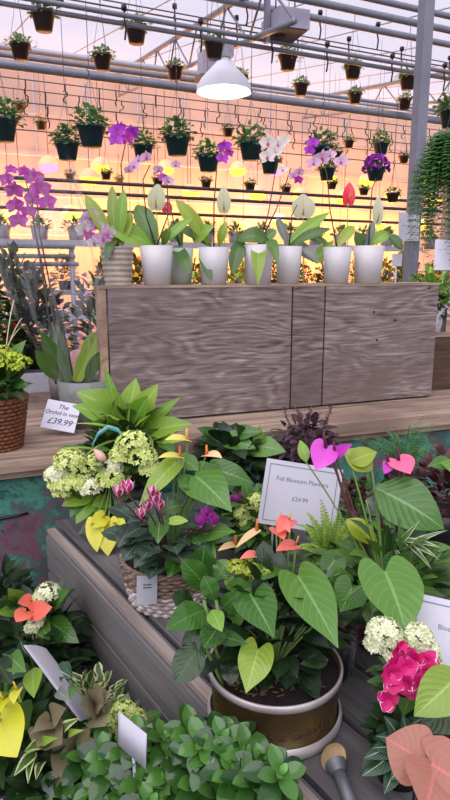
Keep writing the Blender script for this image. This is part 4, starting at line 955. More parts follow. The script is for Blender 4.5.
# ---- leafy planter at the back left
q, d = seat(128, 520); t = thing('mixed_planter', q, 'bright leafy planter with pale green flower clusters and teal ribbon, back left of bench', 'planter')
pot(t, q, .095, .12, 'pot_black', taper=.8); top = q + Z * .12; D = d - .02
for i, (x0, y0, x1, y1, w, m, sh, b, dz) in enumerate((
  (122, 428, 104, 364, 13, 'leaf_bright', 'strap', 0, 0), (128, 425, 136, 378, 26, 'leaf_lime', 'ovate', .05, 0), (135, 425, 158, 384, 26, 'leaf_lime', 'ovate', .05, .02), (122, 420, 76, 392, 34, 'leaf_lime', 'ovate', .16, .05), (118, 428, 72, 406, 30, 'leaf_bright', 'ovate', .18, .08),
  (142, 430, 181, 397, 14, 'leaf_bright', 'lance', .04, .03), (140, 436, 192, 424, 26, 'leaf_lime', 'ovate', .08, .06), (130, 430, 148, 396, 28, 'leaf_bright', 'ovate', .0, .06), (125, 430, 118, 392, 18, 'leaf_lime', 'lance', .06, .08),
  (118, 432, 88, 425, 16, 'leaf_mid', 'lance', .1, .12), (146, 440, 172, 412, 12, 'leaf_lime', 'lance', .03, .02), (126, 434, 96, 394, 12, 'leaf_dark', 'strap', .05, -.03), (140, 434, 160, 408, 16, 'leaf_mid', 'lance', .04, -.05), (122, 440, 112, 408, 30, 'leaf_lime', 'ovate', .05, .1), (150, 445, 186, 440, 18, 'leaf_lime', 'lance', .08, .1))):
    hl(t, (x0, y0, D), (x1, y1, D - dz), w, m, sh, bow=b, root=top if i % 3 == 0 else None, fold=.3)
for (x0, y0, x1, y1, b) in ((128, 428, 100, 412, .03), (130, 426, 110, 418, .02), (120, 440, 78, 462, .05), (122, 432, 70, 424, .04), (134, 430, 150, 415, .02), (112, 455, 60, 448, .04), (126, 440, 130, 402, .0)):
    mb = MB(); leaf(mb, P(x0, y0, D - .06), P(x1, y1, D - .12), .007, 'strap', up=CAMUP, bow=b * 4, seg=10); mb.build('grass_blade', 'leaf_lime', t)
for (x, y, w, m) in ((70, 462, 13, 'floret_lime'), (84, 474, 14, 'floret_lime'), (62, 484, 11, 'floret_lime'), (97, 466, 12, 'floret_lime'), (56, 476, 9, 'floret_cream'), (110, 480, 11, 'floret_lime'), (134, 446, 15, 'floret_lime'), (142, 458, 12, 'floret_lime'), (90, 488, 10, 'floret_cream'), (62, 492, 7, 'floret_lime'), (76, 484, 9, 'floret_lime'), (122, 456, 10, 'floret_lime'), (150, 470, 9, 'floret_lime'), (112, 468, 9, 'floret_cream')):
    dd = D - .13 + random.uniform(-.02, .02); mb = MB(); floret_cluster(mb, P(x, y, dd), w * 1.2 * dd / FPX, 150, .009, .8); mb.tube(curve(top, P(x, y, dd), .01, 5), .002, n=5); mb.build('flower_cluster', m, t)
for (x0, y0, x1, y1, w, m, sh) in ((94, 492, 62, 506, 22, 'leaf_lime', 'ovate'), (96, 496, 76, 524, 18, 'leaf_bright', 'ovate'), (84, 496, 70, 518, 14, 'leaf_mid', 'ovate'), (104, 498, 98, 526, 13, 'leaf_bright', 'ovate'), (90, 498, 66, 490, 12, 'leaf_mid', 'ovate'), (112, 500, 92, 506, 18, 'leaf_bright', 'ovate'), (118, 488, 132, 476, 12, 'leaf_lime', 'ovate'), (110, 505, 84, 528, 16, 'leaf_mid', 'ovate'), (106, 520, 78, 534, 16, 'leaf_dark', 'ovate')):
    hl(t, (x0, y0, D - .09), (x1, y1, D - .13), w, m, sh, bow=.08)
mb = MB(); bush(mb, q + Z * .15, .12, .16, 160, .06, .04, 'ovate', lo=-.2); mb.build('foliage', 'leaf_dark', t)
mb = MB(); bush(mb, q + Z * .2, .13, .10, 60, .07, .045, 'ovate', lo=-.2); mb.build('foliage', 'leaf_mid', t)
mb = MB(); pp = [P(x, y, D - .14) for x, y in ((92, 446), (98, 434), (108, 427), (118, 430), (126, 440))]; vs = []; fs = []
for i, p in enumerate(pp): vs += [p - Z * .006, p + Z * .006]; fs += [(2 * i - 2, 2 * i - 1, 2 * i + 1, 2 * i)] if i else []
mb.add(vs, fs, r=.5); mb.add([P(136, 452, D - .14), P(142, 450, D - .14), P(143, 461, D - .15), P(137, 458, D - .15)], [(0, 1, 2, 3)], r=.5); o = mb.build('ribbon', 'ribbon_teal', t); o['label'] = 'curled teal ribbon'
md = o.modifiers.new('thickness', 'SOLIDIFY'); md.thickness = .0008
mb = MB(); a = P(93, 452, D - .15); b = P(104, 460, D - .15); mb.lathe(b, [(.0, -.004), (.009, 0), (.0125, .01), (.011, .022), (.005, .033), (0, .038)], 14, ax=(a - b) + Z * .01); o = mb.build('bud', 'bud_pink', t); o['label'] = 'pale pink closed bud'
for (x0, y0, x1, y1, w) in ((108, 522, 108, 556, 24), (95, 520, 97, 552, 19), (116, 522, 122, 546, 20), (104, 516, 90, 528, 16)):
    spathe(t, P(x0, y0, D - .16), P(x1, y1, D - .2), w * (D - .18) / FPX, 'spathe_chartreuse', 'spadix_yellow', up=V((0, -1, .3)), stem=P(110, 478, D - .1), smat='stem_green')
# ---- white and brown wicker planter with cyclamen and yellow anthurium
q, d = seat(170, 597); t = thing('wicker_planter', q, 'brown and whitewashed wicker basket of cyclamen and yellow-flowered anthurium on the bench', 'planter')
wicker(t, q, .080, .090, .048, 'wicker_white', 'whitewashed_base', rows=5, stakes=24, rim=False)
o = wicker(t, q + Z * .048, .090, .100, .050, 'wicker_mid', 'basket', rows=6, stakes=24); soil(t, q, .094, .086)
top = q + Z * .09; D = d - .02
c = P(147, 590, d - .128); mb = MB(); rt = (U * .9 + N * -.1 + Z * -.06).normalized(); upv = (Z + rt * .05 + N * .02).normalized(); slab(mb, c, rt, upv, .040, .060, .0012, .002); o = mb.build('care_tag', 'tag_clear', t, smooth=False)
mb = MB(); 
for yy in (.2, .10): mb.box(c + upv * .06 * yy + rt.cross(upv).normalized() * .002, rt * .008, upv * .0009, N * .0003)
mb.build('printed_lines', 'ink', o, smooth=False)
for (x0, y0, x1, y1, w, m, dz) in ((195, 476, 232, 512, 44, 'leaf_anth', .14), (215, 470, 254, 484, 26, 'leaf_anth', .04), (196, 487, 180, 486, 22, 'leaf_anth', .1), (176, 462, 139, 506, 22, 'leaf_anth_lime', .1), (160, 520, 158, 544, 24, 'leaf_anth', .1), (206, 534, 236, 532, 22, 'leaf_anth', .12), (200, 544, 216, 558, 20, 'leaf_anth', .1), (193, 532, 232, 540, 26, 'leaf_anth', .06), (198, 470, 176, 455, 18, 'leaf_mid', 0), (182, 505, 160, 512, 16, 'leaf_mid', .06)):
    hl(t, (x0, y0, D - .05), (x1, y1, D - dz), w, m, 'heart' if w > 20 else 'ovate', root=top, bow=.08)
hl(t, (170, 521, D - .13), (188, 521, D - .14), 10, 'leaf_lime', 'round', root=top)
for (x0, y0, x1, y1, w, m, s_) in ((188, 440, 165, 440, 11, 'spathe_yellow', 'spadix_yellow'), (181, 457, 158, 458, 10, 'spathe_yellow', 'spadix_orange'), (206, 455, 222, 458, 12, 'spathe_peach', 'spadix_orange'), (236, 545, 218, 551, 9, 'spathe_peach', 'spadix_orange'), (258, 530, 236, 548, 8, 'spathe_peach', 'spadix_orange')):
    spathe(t, P(x0, y0, D - .06), P(x1, y1, D - .10), w * D / FPX, m, s_, up=V((0, -.45, .9)), stem=top, sl=.36, sdir=V((0, -.1, 1)), bow=.1)
for (x, y, s, r) in ((119, 493, 8, 1), (128, 489, 9, 1), (155, 500, 9, 1), (148, 506, 8, 1), (160, 506, 7, 1), (141, 514, 7, 1), (208, 517, 8, 0), (201, 522, 8, 0), (214, 521, 7, 0), (205, 512, 6, 0), (152, 492, 7, 1)):
    cyclamen_flower(t, P(x, y + 4, D - .1), s * 1.5 * D / FPX, 'petal_rosewhite' if r else 'petal_magenta', stem=top)
for _ in range(42):
    a = random.random() * 6.28; R = random.uniform(.04, .125); b = top + V((math.cos(a) * R, math.sin(a) * R, random.uniform(.015, .10) * (1.2 - R * 4) + .01)); mb = MB(); dd = V((math.cos(a), math.sin(a), .1)).normalized()
    leaf(mb, b, b + dd * .045, .05, 'heart', up=V((dd.x * .5, dd.y * .5 - .3, 1)), bow=.12, seg=8, nc=7, wave=.06)
    mb.tube(curve(top, b, .01, 4), .0014, n=4); mb.build('cyclamen_leaf', 'leaf_cyclamen', t)
for (x0, y0, x1, y1, w, m) in ((136, 545, 122, 562, 22, 'leaf_cyclamen'), (150, 548, 134, 568, 24, 'leaf_cyclamen'), (128, 530, 118, 548, 20, 'leaf_cyclamen'), (176, 562, 168, 578, 20, 'leaf_gloss'), (188, 560, 190, 580, 18, 'leaf_bright'), (140, 528, 124, 538, 18, 'leaf_cyclamen')): hl(t, (x0, y0, D - .10), (x1, y1, D - .13), w, m, 'heart', wave=.06)
# ---- pale kalanchoe behind the bronze pot
q, d = seat(262, 560); t = thing('potted_kalanchoe', q, 'cream-green flowering plant between the wicker basket and the blossom planters card', 'potted plant')
pot(t, q, .06, .08, 'pot_black'); D = d - .02
for (x, y, w) in ((262, 516, 15), (250, 524, 12), (274, 508, 13), (258, 504, 12), (268, 526, 12), (244, 514, 9), (280, 520, 10)):
    mb = MB(); floret_cluster(mb, P(x, y, D - .03), w * D / FPX, 100, .008, .8); mb.tube([q + Z * .07, P(x, y, D - .03)], .002, n=5); mb.build('flower_cluster', 'floret_lime', t)
mb = MB(); bush(mb, q + Z * .08, .09, .09, 120, .055, .035, 'ovate'); mb.build('foliage', 'leaf_mid', t)
hl(t, (280, 522, D - .06), (271, 496, D - .05), 20, 'leaf_lime', 'ovate', bow=.05)
# ---- magenta cyclamen
q, d = seat(240, 545); t = thing('potted_cyclamen', q, 'small plant with violet pink flowers left of the cream-green flowering plant', 'potted plant')
pot(t, q, .05, .07, 'pot_black'); D = d - .03; top = q + Z * .07
for (x, y, s) in ((236, 499, 6), (243, 495, 6), (240, 503, 6), (249, 499, 5), (247, 506, 5), (232, 496, 4)): cyclamen_flower(t, P(x, y + 4, D - .03), s * 1.5 * D / FPX, 'petal_magenta', stem=top)
mb = MB(); bush(mb, q + Z * .07, .07, .08, 90, .045, .03, 'ovate'); mb.build('foliage', 'leaf_dark', t)
# ---- big dark leaves at the back (peace lily)
q, d = seat(228, 492); t = thing('potted_peace_lily', q, 'dark leafy plant in the shade directly below the front edge of the plank shelf', 'potted plant')
pot(t, q, .08, .11, 'pot_black'); D = d
for (x0, y0, x1, y1, w, m, sh) in ((220, 438, 256, 449, 22, 'leaf_anth', 'ovate'), (212, 452, 206, 428, 24, 'leaf_anth', 'ovate'), (245, 446, 286, 452, 26, 'leaf_anth', 'ovate'), (230, 436, 262, 432, 18, 'leaf_anth', 'ovate'), (257, 452, 260, 424, 12, 'leaf_bright', 'ovate'), (240, 470, 244, 495, 18, 'leaf_dark', 'ovate'), (262, 452, 280, 476, 22, 'leaf_dark', 'ovate'), (234, 446, 196, 438, 16, 'leaf_dark', 'lance'), (236, 450, 222, 474, 20, 'leaf_deep', 'ovate'), (250, 454, 258, 480, 20, 'leaf_deep', 'ovate'), (222, 440, 196, 428, 14, 'leaf_mid', 'ovate'), (244, 440, 236, 424, 14, 'leaf_dark', 'ovate')):
    hl(t, (x0, y0, D - .02), (x1, y1, D - .07), w, m, sh, bow=.1, root=q + Z * .1)
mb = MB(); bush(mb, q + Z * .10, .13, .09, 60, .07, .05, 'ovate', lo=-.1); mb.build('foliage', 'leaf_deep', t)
# ---- bushy purple plant
q, d = seat(308, 492); t = thing('purple_leaved_plant', q, 'plant with dusky purple brown leaves at the back of the bench behind the magenta flower', 'potted plant')
pot(t, q, .07, .10, 'pot_black'); c = P(306, 432, d)
mb = MB(); bush(mb, c - Z * .04, .10, .09, 150, .04, .026, 'ovate', lo=-.3); stems(mb, q + Z * .09, .08, .16, 12); mb.build('foliage', 'leaf_purple', t)
mb = MB()
for i in range(5):
    b = c + V((random.uniform(-.06, .06), random.uniform(-.06, 0), .02)); e = b + V((random.uniform(-.03, .05), 0, .07))
    for s_ in range(16): p = b.lerp(e, s_ / 16); dd = rdir(-.2, .6); leaf(mb, p, p + dd * .014, .009, 'ovate', seg=2, nc=3)
    mb.tube([q + Z * .1, b, e], .0018, n=4)
mb.build('flower_spikes', 'leaf_purple', t)
# ---- conifer-like feathery plant at back
q, d = seat(276, 488); t = thing('feathery_plant', q, 'feathery grey green plant at the back of the bench left of the purple leaves', 'potted plant')
pot(t, q, .05, .09, 'pot_black'); mb = MB()
for i in range(22): a = random.random() * 6.28; p0 = q + Z * .09; p1 = P(274 + random.uniform(-24, 24), 430 + random.uniform(-6, 30), d + random.uniform(-.06, .06)); frond(mb, curve(p0, p1, .02, 5), .022, 22, leafw=.12)
mb.build('fronds', 'leaf_greyblue', t)
# ---- ferny sprays at right back
q, d = seat(402, 500); t = thing('ferny_plant', q, 'fern with light pointed fronds at bench back before the painted board', 'fern')
pot(t, q, .06, .09, 'pot_black'); mb = MB()
for (x, y) in ((424, 416), (436, 424), (410, 424), (392, 432), (372, 438), (430, 440), (352, 440), (382, 428), (444, 448), (360, 450)): frond(mb, curve(q + Z * .09, P(x, y, d - random.uniform(0, .1)), .03, 6), .035, 22, leafw=.16)
mb.build('fronds', 'leaf_fern', t)
# ---- dark red foliage right
q, d = seat(438, 540); t = thing('dark_red_plant', q, 'dark red brown leaved plant in shadow at the right edge behind the large anthurium leaf', 'potted plant')
pot(t, q, .07, .09, 'pot_black'); mb = MB(); bush(mb, q + Z * .1, .09, .14, 150, .04, .024, 'ovate'); mb.build('foliage', 'leaf_darkred', t)
hl(t, (452, 462, d - .12), (428, 466, d - .16), 16, 'leaf_anth', 'ovate', bow=.05)
hl(t, (462, 474, d - .12), (440, 462, d - .16), 18, 'leaf_bright', 'ovate', bow=.05)
# ---- chartreuse fern middle
q, d = seat(330, 600); t = thing('chartreuse_fern', q, 'lime yellow fern with toothed fronds in front of the blossom planters card', 'fern')
pot(t, q, .05, .075, 'pot_black'); mb = MB()
for (x, y) in ((320, 498), (306, 512), (300, 525), (340, 510), (352, 520), (330, 530), (362, 530), (310, 545), (345, 548), (370, 545), (296, 548), (322, 515), (336, 560), (358, 560), (312, 565)): frond(mb, curve(q + Z * .07, P(x, y, d - .03 - random.uniform(0, .06)), .02, 6), .026, 20, leafw=.55)
mb.build('fronds', 'leaf_lime', t)
mb = MB(); bush(mb, q + Z * .07, .08, .08, 90, .04, .022, 'ovate', lo=-.2); mb.build('foliage', 'leaf_mid', t)
# ---- red-bud plant
q, d = seat(362, 560); t = thing('red_budded_plant', q, 'small plant with dark red buds right of the blossom planters card', 'potted plant')
pot(t, q, .05, .08, 'pot_black'); mb = MB(); bush(mb, q + Z * .09, .08, .13, 110, .04, .02, 'lance'); mb.build('foliage', 'leaf_mid', t); mb = MB()
for _ in range(24):
    p = P(356 + random.uniform(-10, 10), 488 + random.uniform(-8, 10), d - .03); mb.lathe(p, [(0, 0), (.006, .004), (.007, .01), (0, .018)], 7, ax=rdir(-.2, 1)); mb.tube([q + Z * .08, p], .0008, n=3)
mb.build('buds', 'leaf_darkred', t)
# ---- magenta anthurium group (right)
q, d = seat(382, 640); t = thing('magenta_anthurium', q, 'anthurium with magenta flowers and very large heart leaves at the right of the bench', 'anthurium')
pot(t, q, .07, .08, 'pot_black'); top = q + Z * .08; D = d
for (x0, y0, x1, y1, w, m, sh, dz) in ((376, 488, 444, 529, 56, 'leaf_anth', 'ovate', .06), (372, 470, 343, 450, 26, 'leaf_chart', 'ovate', 0), (350, 462, 377, 452, 22, 'leaf_chart', 'ovate', .02), (420, 560, 455, 548, 30, 'leaf_anth', 'heart', .02), (416, 572, 450, 586, 28, 'leaf_anth', 'heart', .06), (346, 520, 378, 545, 22, 'leaf_chart', 'ovate', .02), (306, 462, 300, 440, 12, 'leaf_bright', 'ovate', 0), (398, 560, 380, 576, 24, 'leaf_anth', 'heart', .02), (440, 575, 462, 600, 30, 'leaf_anth', 'heart', .04), (366, 500, 392, 516, 20, 'leaf_greyblue', 'ovate', -.03)):
    hl(t, (x0, y0, D - .02), (x1, y1, D - dz), w, m, sh, root=top if y0 > 455 else None, bow=.07)
for (x0, y0, x1, y1, w, m, st, sx) in ((326, 447, 316, 470, 28, 'spathe_magenta', (372, 580), 0), (335, 455, 352, 444, 12, 'spathe_magenta', (372, 580), 0), (398, 460, 410, 474, 26, 'spathe_pink', (400, 590), 0), (388, 464, 384, 474, 12, 'spathe_magenta', (400, 590), 0)):
    spathe(t, P(x0, y0, D - .02), P(x1, y1, D - .06), w * D / FPX, m, 'spadix_dark', up=V((0, -.8, .5)), stem=P(st[0], st[1], D), smat='stem_red', sdir=V((-.2, -.2, 1)), sl=.5)
for pts in ([(334, 462), (346, 505), (372, 560), (386, 600)], [(372, 492), (388, 540), (396, 600)], [(404, 470), (402, 530), (398, 600)]):
    mb = MB(); mb.tube([P(x, y, D) for x, y in pts], .0026, .002, 6); mb.build('stem', 'stem_red', t)
for (x0, y0, x1, y1) in ((396, 540, 442, 548), (400, 538, 432, 570), (398, 545, 420, 520), (402, 548, 448, 530), (396, 550, 410, 590), (404, 542, 440, 560)):
    mb = MB(); leaf(mb, P(x0, y0, D - .05), P(x1, y1, D - .09), .010, 'strap', up=CAMUP, bow=.15, seg=10); mb.build('striped_blade', 'leaf_spider', t)
mb = MB(); bush(mb, q + Z * .09, .13, .12, 150, .06, .04, 'ovate', lo=-.1); mb.build('foliage', 'leaf_mid', t)
# ---- blossom planters card
d1 = 1.36; TL = P(267, 458, d1); TR = P(343, 470, d1); BL = P(271, 516, d1 - .01)
rt = (TR - TL).normalized(); upv = (TL - BL); upv = (upv - rt * rt.dot(upv)).normalized(); w_ = (TR - TL).length; h_ = w_ * .84; c = (TL + TR) / 2 - upv * h_ / 2
t = thing('sign_card', c, 'white bordered card reading Fall Blossom Planters standing among the plants', 'sign')
mb = MB(); slab(mb, c, rt, upv, w_, h_, .002); mb.build('card', 'card_grey', t, smooth=False)
def border(c, rt, upv, w, h, ins, m='frame_line', th=.0008):
    nn = rt.cross(upv).normalized(); mb = MB(); cc = c + nn * .0026
    for s_ in (-1, 1):
        mb.box(cc + upv * s_ * (h / 2 - ins), rt * (w / 2 - ins), upv * th, nn * .0003); mb.box(cc + rt * s_ * (w / 2 - ins), rt * th, upv * (h / 2 - ins), nn * .0003)
    return mb.build('border_line', m, t, smooth=False)
border(c, rt, upv, w_, h_, .010)
text(t, 'Fall Blossom Planters', c + upv * h_ * .22, rt, upv, .0135); text(t, '£24.99', c - upv * h_ * .06, rt, upv, .013)
mb = MB(); mb.tube([c - rt * w_ * .3 - upv * h_ * .3 + N * .004, V((c.x - .06, c.y, BT)) + N * .01], .003, n=6); mb.build('stake', 'tag_clear', t)
mb = MB(); mb.tube([c + rt * w_ * .44 + upv * h_ * .3 + N * .004, V(((c + rt * w_ * .44).x, c.y, BT)) + N * .01], .003, n=6); mb.build('stake', 'tag_clear', t)

# ================================================================= BRONZE POT
random.seed(71)
q, d = seat(274, 712); t = thing('bronze_pot_planter', q, 'round bronze pot with silver rims, big heart leaves and salmon flowers', 'planter')
r = .103; h = .09; hb = h
mb = MB(); mb.lathe(q, [(0, 0), (r * .98, 0), (r * .98, .016), (r * .94, .018), (r * .985, h * .82), (r * 1.0, h * .84), (r * 1.0, h), (r * .97, h), (r * .95, h * .8), (0, h * .78)], 64); mb.build('pot', 'bronze', t)
mb = MB(); mb.lathe(q, [(r * .985, .0), (r * 1.03, .003), (r * 1.03, .014), (r * .985, .019)], 64); mb.lathe(q, [(r * .99, h * .88), (r * 1.015, h * .89), (r * 1.02, h * 1.0), (r * .995, h * 1.02), (r * .97, h * .99)], 64); mb.build('steel_bands', 'steel_rim', t)
mb = MB(); mb.lathe(q, [(r * .965, h * .90), (r * .5, h * .93), (0, h * .95)], 32); mb.build('soil', 'soil', t)
mb = MB()
for _ in range(60): a = random.uniform(-2.6, -.4); R = random.uniform(.02, .085); p = q + V((math.cos(a) * R, math.sin(a) * R, h * .95)); e = rdir(-.1, .3) * random.uniform(.006, .014); mb.tube([p, p + e], .0014, n=4)
mb.build('bark_chips', 'bark_chip', t)
mb = MB(); txt = 'FLOWERS & GARDEN'; 
cu = bpy.data.curves.new('t', 'FONT'); cu.body = txt; cu.size = .019; cu.extrude = .0004; cu.align_x = 'CENTER'; cu.align_y = 'CENTER'; o = bpy.data.objects.new('t', cu); COL.objects.link(o); dg = bpy.context.evaluated_depsgraph_get(); me = bpy.data.meshes.new_from_object(o.evaluated_get(dg)); bpy.data.objects.remove(o)
for v in me.vertices:
    a = -math.pi / 2 + v.co.x / (r * .97); R = r * .972 + v.co.z + (v.co.y) * .05; zz = h * .42 + v.co.y; v.co = V((R * math.cos(a), R * math.sin(a), zz))
me.materials.append(MATS['dark_wood']); o = bpy.data.objects.new('lettering', me); COL.objects.link(o); o.parent = t
top = q + Z * h * .9; D = d - .02
for (x0, y0, x1, y1, w, m, sh, da, db, b) in (
  (250, 594, 274, 638, 44, 'leaf_anth', 'heart', .06, .14, .06), (232, 592, 262, 588, 26, 'leaf_anth', 'heart', .02, .06, .06), (258, 650, 246, 693, 36, 'leaf_anth_lime', 'heart', .10, .14, .05), (298, 576, 338, 648, 50, 'leaf_anth', 'heart', .04, .15, .05),
  (385, 572, 408, 638, 64, 'leaf_anth', 'heart', .04, .13, .06), (352, 588, 340, 612, 36, 'leaf_anth', 'heart', .0, .04, .06), (335, 560, 322, 578, 26, 'leaf_mid', 'heart', -.04, -.02, .06), (285, 600, 296, 570, 22, 'leaf_mid', 'ovate', -.02, .0, .06), (340, 590, 338, 566, 28, 'leaf_anth', 'ovate', -.04, -.02, .06), (232, 620, 246, 606, 20, 'leaf_anth', 'round', .04, .06, .06), (276, 560, 262, 580, 24, 'leaf_anth', 'ovate', .0, .04, .06), (328, 660, 300, 664, 14, 'leaf_dark', 'ovate', .04, .06, .06)):
    hl(t, (x0, y0, D - da), (x1, y1, D - db), w, m, sh, root=top, bow=b, sr=.002)
for (x0, y0, x1, y1, w, m, sh, da, db) in (
  (205, 610, 165, 630, 32, 'leaf_gloss', 'ovate', .05, .12), (208, 590, 182, 560, 26, 'leaf_gloss', 'obov', .0, .04), (200, 582, 205, 545, 28, 'leaf_gloss', 'obov', -.02, .0), (204, 640, 176, 682, 32, 'leaf_dark', 'obov', .07, .10), (198, 620, 188, 658, 20, 'leaf_dark', 'obov', .06, .08), (215, 600, 204, 576, 20, 'leaf_gloss', 'obov', .05, .06), (222, 622, 204, 648, 26, 'leaf_gloss', 'obov', .07, .12), (224, 606, 240, 592, 16, 'leaf_gloss', 'round', .06, .08), (218, 636, 248, 644, 16, 'leaf_gloss', 'ovate', .08, .12),
  (210, 650, 190, 642, 22, 'leaf_dark', 'obov', .02, .04), (216, 580, 228, 560, 20, 'leaf_gloss', 'obov', .0, .0), (194, 604, 172, 596, 20, 'leaf_dark', 'obov', .0, .02), (228, 656, 232, 684, 20, 'leaf_deep', 'obov', .06, .09), (212, 610, 222, 632, 18, 'leaf_bright', 'ovate', .09, .12), (232, 575, 228, 590, 12, 'leaf_bright', 'ovate', .0, .0)):
    hl(t, (x0, y0, D - da), (x1, y1, D - db), w, m, sh, bow=.08, wave=.08, fold=.1)
mb = MB()
for pts in ([(232, 690), (212, 640), (204, 600)], [(240, 690), (222, 630), (216, 600)], [(225, 690), (198, 630)]): mb.tube([P(x, y, D - .04) for x, y in pts], .003, n=6)
mb.build('stems', 'stem_green', t)
for (x0, y0, x1, y1, w, m) in ((290, 520, 277, 533, 18, 'spathe_salmon'), (280, 520, 290, 533, 12, 'spathe_salmon'), (296, 545, 276, 551, 15, 'spathe_salmon'), (258, 555, 240, 559, 11, 'spathe_salmon'), (276, 528, 284, 540, 17, 'spathe_salmon')):
    spathe(t, P(x0, y0, D), P(x1, y1, D - .05), w * D / FPX, m, 'spadix_yellow', up=V((0, -.6, .8)), stem=top, sr=.0016, sl=.3)
spathe(t, P(276, 590, D - .0), P(270, 592, D - .02), .006, 'spathe_peach', 'spadix_yellow', stem=top, sl=.6)
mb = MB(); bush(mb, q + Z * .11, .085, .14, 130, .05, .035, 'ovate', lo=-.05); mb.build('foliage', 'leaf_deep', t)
for (x, y) in ((250, 566), (242, 572), (262, 572), (256, 578), (236, 566)): mb = MB(); floret_cluster(mb, P(x, y, D - .02), .012, 30, .006); mb.build('buds', 'leaf_chart', t)
# ---- bagged dark pot beside it
q, d = seat(327, 672); t = thing('bagged_pot', q, 'dark plastic pot in a crumpled clear bag right behind the bronze pot', 'pot')
pot(t, q, .045, .075, 'pot_black', taper=.8); mb = MB(); n = 28; vs = []; fs = []
for i, (rr, hh) in enumerate(((.044, .0), (.052, .04), (.056, .085), (.05, .10), (.064, .125))):
    for j in range(n): a = j / n * 6.2832; w = 1 + (.04 + .03 * i) * math.sin(a * 7 + i) ; vs.append(q + V((rr * w * math.cos(a), rr * w * math.sin(a), hh + (.015 * math.sin(a * 3) if i > 2 else 0) + .001)))
    if i:
        for j in range(n): fs.append(((i - 1) * n + j, (i - 1) * n + (j + 1) % n, i * n + (j + 1) % n, i * n + j))
mb.add(vs, fs); mb.build('plastic_bag', 'cellophane', t)
mb = MB(); bush(mb, q + Z * .08, .05, .06, 50, .035, .02, 'ovate'); mb.build('foliage', 'leaf_darkred', t)
mb = MB()
for (x, y) in ((362, 652), (376, 656), (356, 664), (368, 668), (352, 676)): mb.tube(curve(q + Z * .07, P(x, y, d - .04), .015, 6), .0009, n=4)
mb.build('roots', 'stem_dark', t)
# ---- rod with slanted wooden top
a = P(336, 764, .86); q0 = P(352, 812, .80); q0.z = max(q0.z, BT + .006); t = thing('garden_tool', q0, 'grey metal rod with a slanted pale round wooden end, bottom centre of the picture', 'tool')
ax = (a - q0).normalized(); mb = MB(); mb.tube([q0, a], .0085, .010, 12); mb.build('shaft', 'rod_grey', t)
nn = V((-.66, -.22, .88)).normalized(); mb = MB(); mb.lathe(a + ax * .010, [(0, -.003), (.019, -.003), (.0205, .0), (.0195, .003), (0, .003)], 28, ax=nn); mb.build('round_end', 'cut_wood', t)
mb = MB(); mb.lathe(a, [(.010, -.016), (.014, -.006), (.0165, -.001)], 20, ax=ax); mb.build('collar', 'rod_grey', t)

# ================================================================= LOWER RIGHT PLANTS
q, d = seat(418, 745); t = thing('potted_cyclamen', q, 'hot pink ruffled flower head with green and cream leaves at the right edge', 'potted plant')
pot(t, q, .055, .07, 'pot_black'); D = d - .03; top = q + Z * .06; fc = P(412, 678, D - .10)
for _ in range(20):
    p = fc + V((random.uniform(-.036, .03), random.uniform(-.015, .015), random.uniform(-.028, .032))); mb = MB(); f = V((random.uniform(-.5, .5), -.8, random.uniform(-.2, .7))).normalized(); aa = f.cross(Z).normalized(); bb = aa.cross(f)
    for k2 in range(5): an = k2 * 1.2566 + random.random(); dd = aa * math.cos(an) + bb * math.sin(an) + f * .5; leaf(mb, p, p + dd.normalized() * .017, .017, 'petal', up=f, bow=.1, seg=4, nc=5, wave=.2)
    mb.build('flower', 'petal_hot', t)
for (x, y, s) in ((436, 686, 10), (442, 684, 8), (404, 656, 8)): cyclamen_flower(t, P(x, y, D - .11), s * 1.3 * D / FPX, 'petal_hot', stem=top)
for (x, y, w, m) in ((384, 634, 15, 'floret_cream'), (392, 648, 14, 'floret_cream'), (418, 638, 13, 'floret_cream'), (424, 652, 13, 'floret_cream'), (376, 644, 9, 'floret_cream'), (410, 648, 9, 'floret_lime'), (430, 664, 9, 'floret_cream')):
    mb = MB(); floret_cluster(mb, P(x, y, D - .05), w * D / FPX, 120, .007, .9); mb.tube([top, P(x, y, D - .05)], .002, n=5); mb.build('flower_cluster', m, t)
mb = MB(); bush(mb, q + Z * .08, .06, .06, 60, .04, .028, 'ovate'); mb.build('foliage', 'leaf_mid', t)
hl(t, (462, 672, D - .12), (414, 716, D - .14), 46, 'leaf_anth_lime', 'ovate', bow=.06); hl(t, (460, 700, D - .08), (420, 730, D - .1), 40, 'leaf_dark', 'ovate', bow=.06)
# pink syngonium
q, d = seat(452, 850); t = thing('pink_syngonium', q, 'plant with a large pink brown arrow leaf at the bottom right corner', 'potted plant')
pot(t, q, .05, .06, 'pot_black'); D = d
hl(t, (434, 768, D - .07), (386, 738, D - .04), 60, 'leaf_pinksyn', 'ovate', bow=.05, up=CAMUP); hl(t, (436, 764, D - .07), (424, 812, D - .12), 66, 'leaf_pinksyn', 'ovate', bow=.04); hl(t, (432, 764, D - .075), (470, 790, D - .1), 60, 'leaf_pinksyn', 'heart', bow=.05)
q, d = seat(398, 775); t = thing('silver_veined_plant', q, 'small plant with silver-white veined leaves left of the pink brown leaf', 'potted plant')
pot(t, q, .04, .05, 'pot_black'); D = d
for (x0, y0, x1, y1, w) in ((398, 742, 364, 758, 20), (396, 736, 384, 716, 18), (404, 738, 402, 714, 18), (394, 752, 362, 776, 20), (400, 740, 376, 736, 18), (404, 760, 390, 780, 18), (402, 744, 418, 722, 16), (396, 762, 384, 794, 18), (406, 726, 426, 716, 14), (394, 746, 372, 748, 16)):
    hl(t, (x0, y0, D - .02), (x1, y1, D - .05), w, 'leaf_silver', 'ovate', bow=.12)
mb = MB(); bush(mb, q + Z * .05, .045, .05, 50, .03, .02, 'ovate'); mb.build('foliage', 'leaf_dark', t)
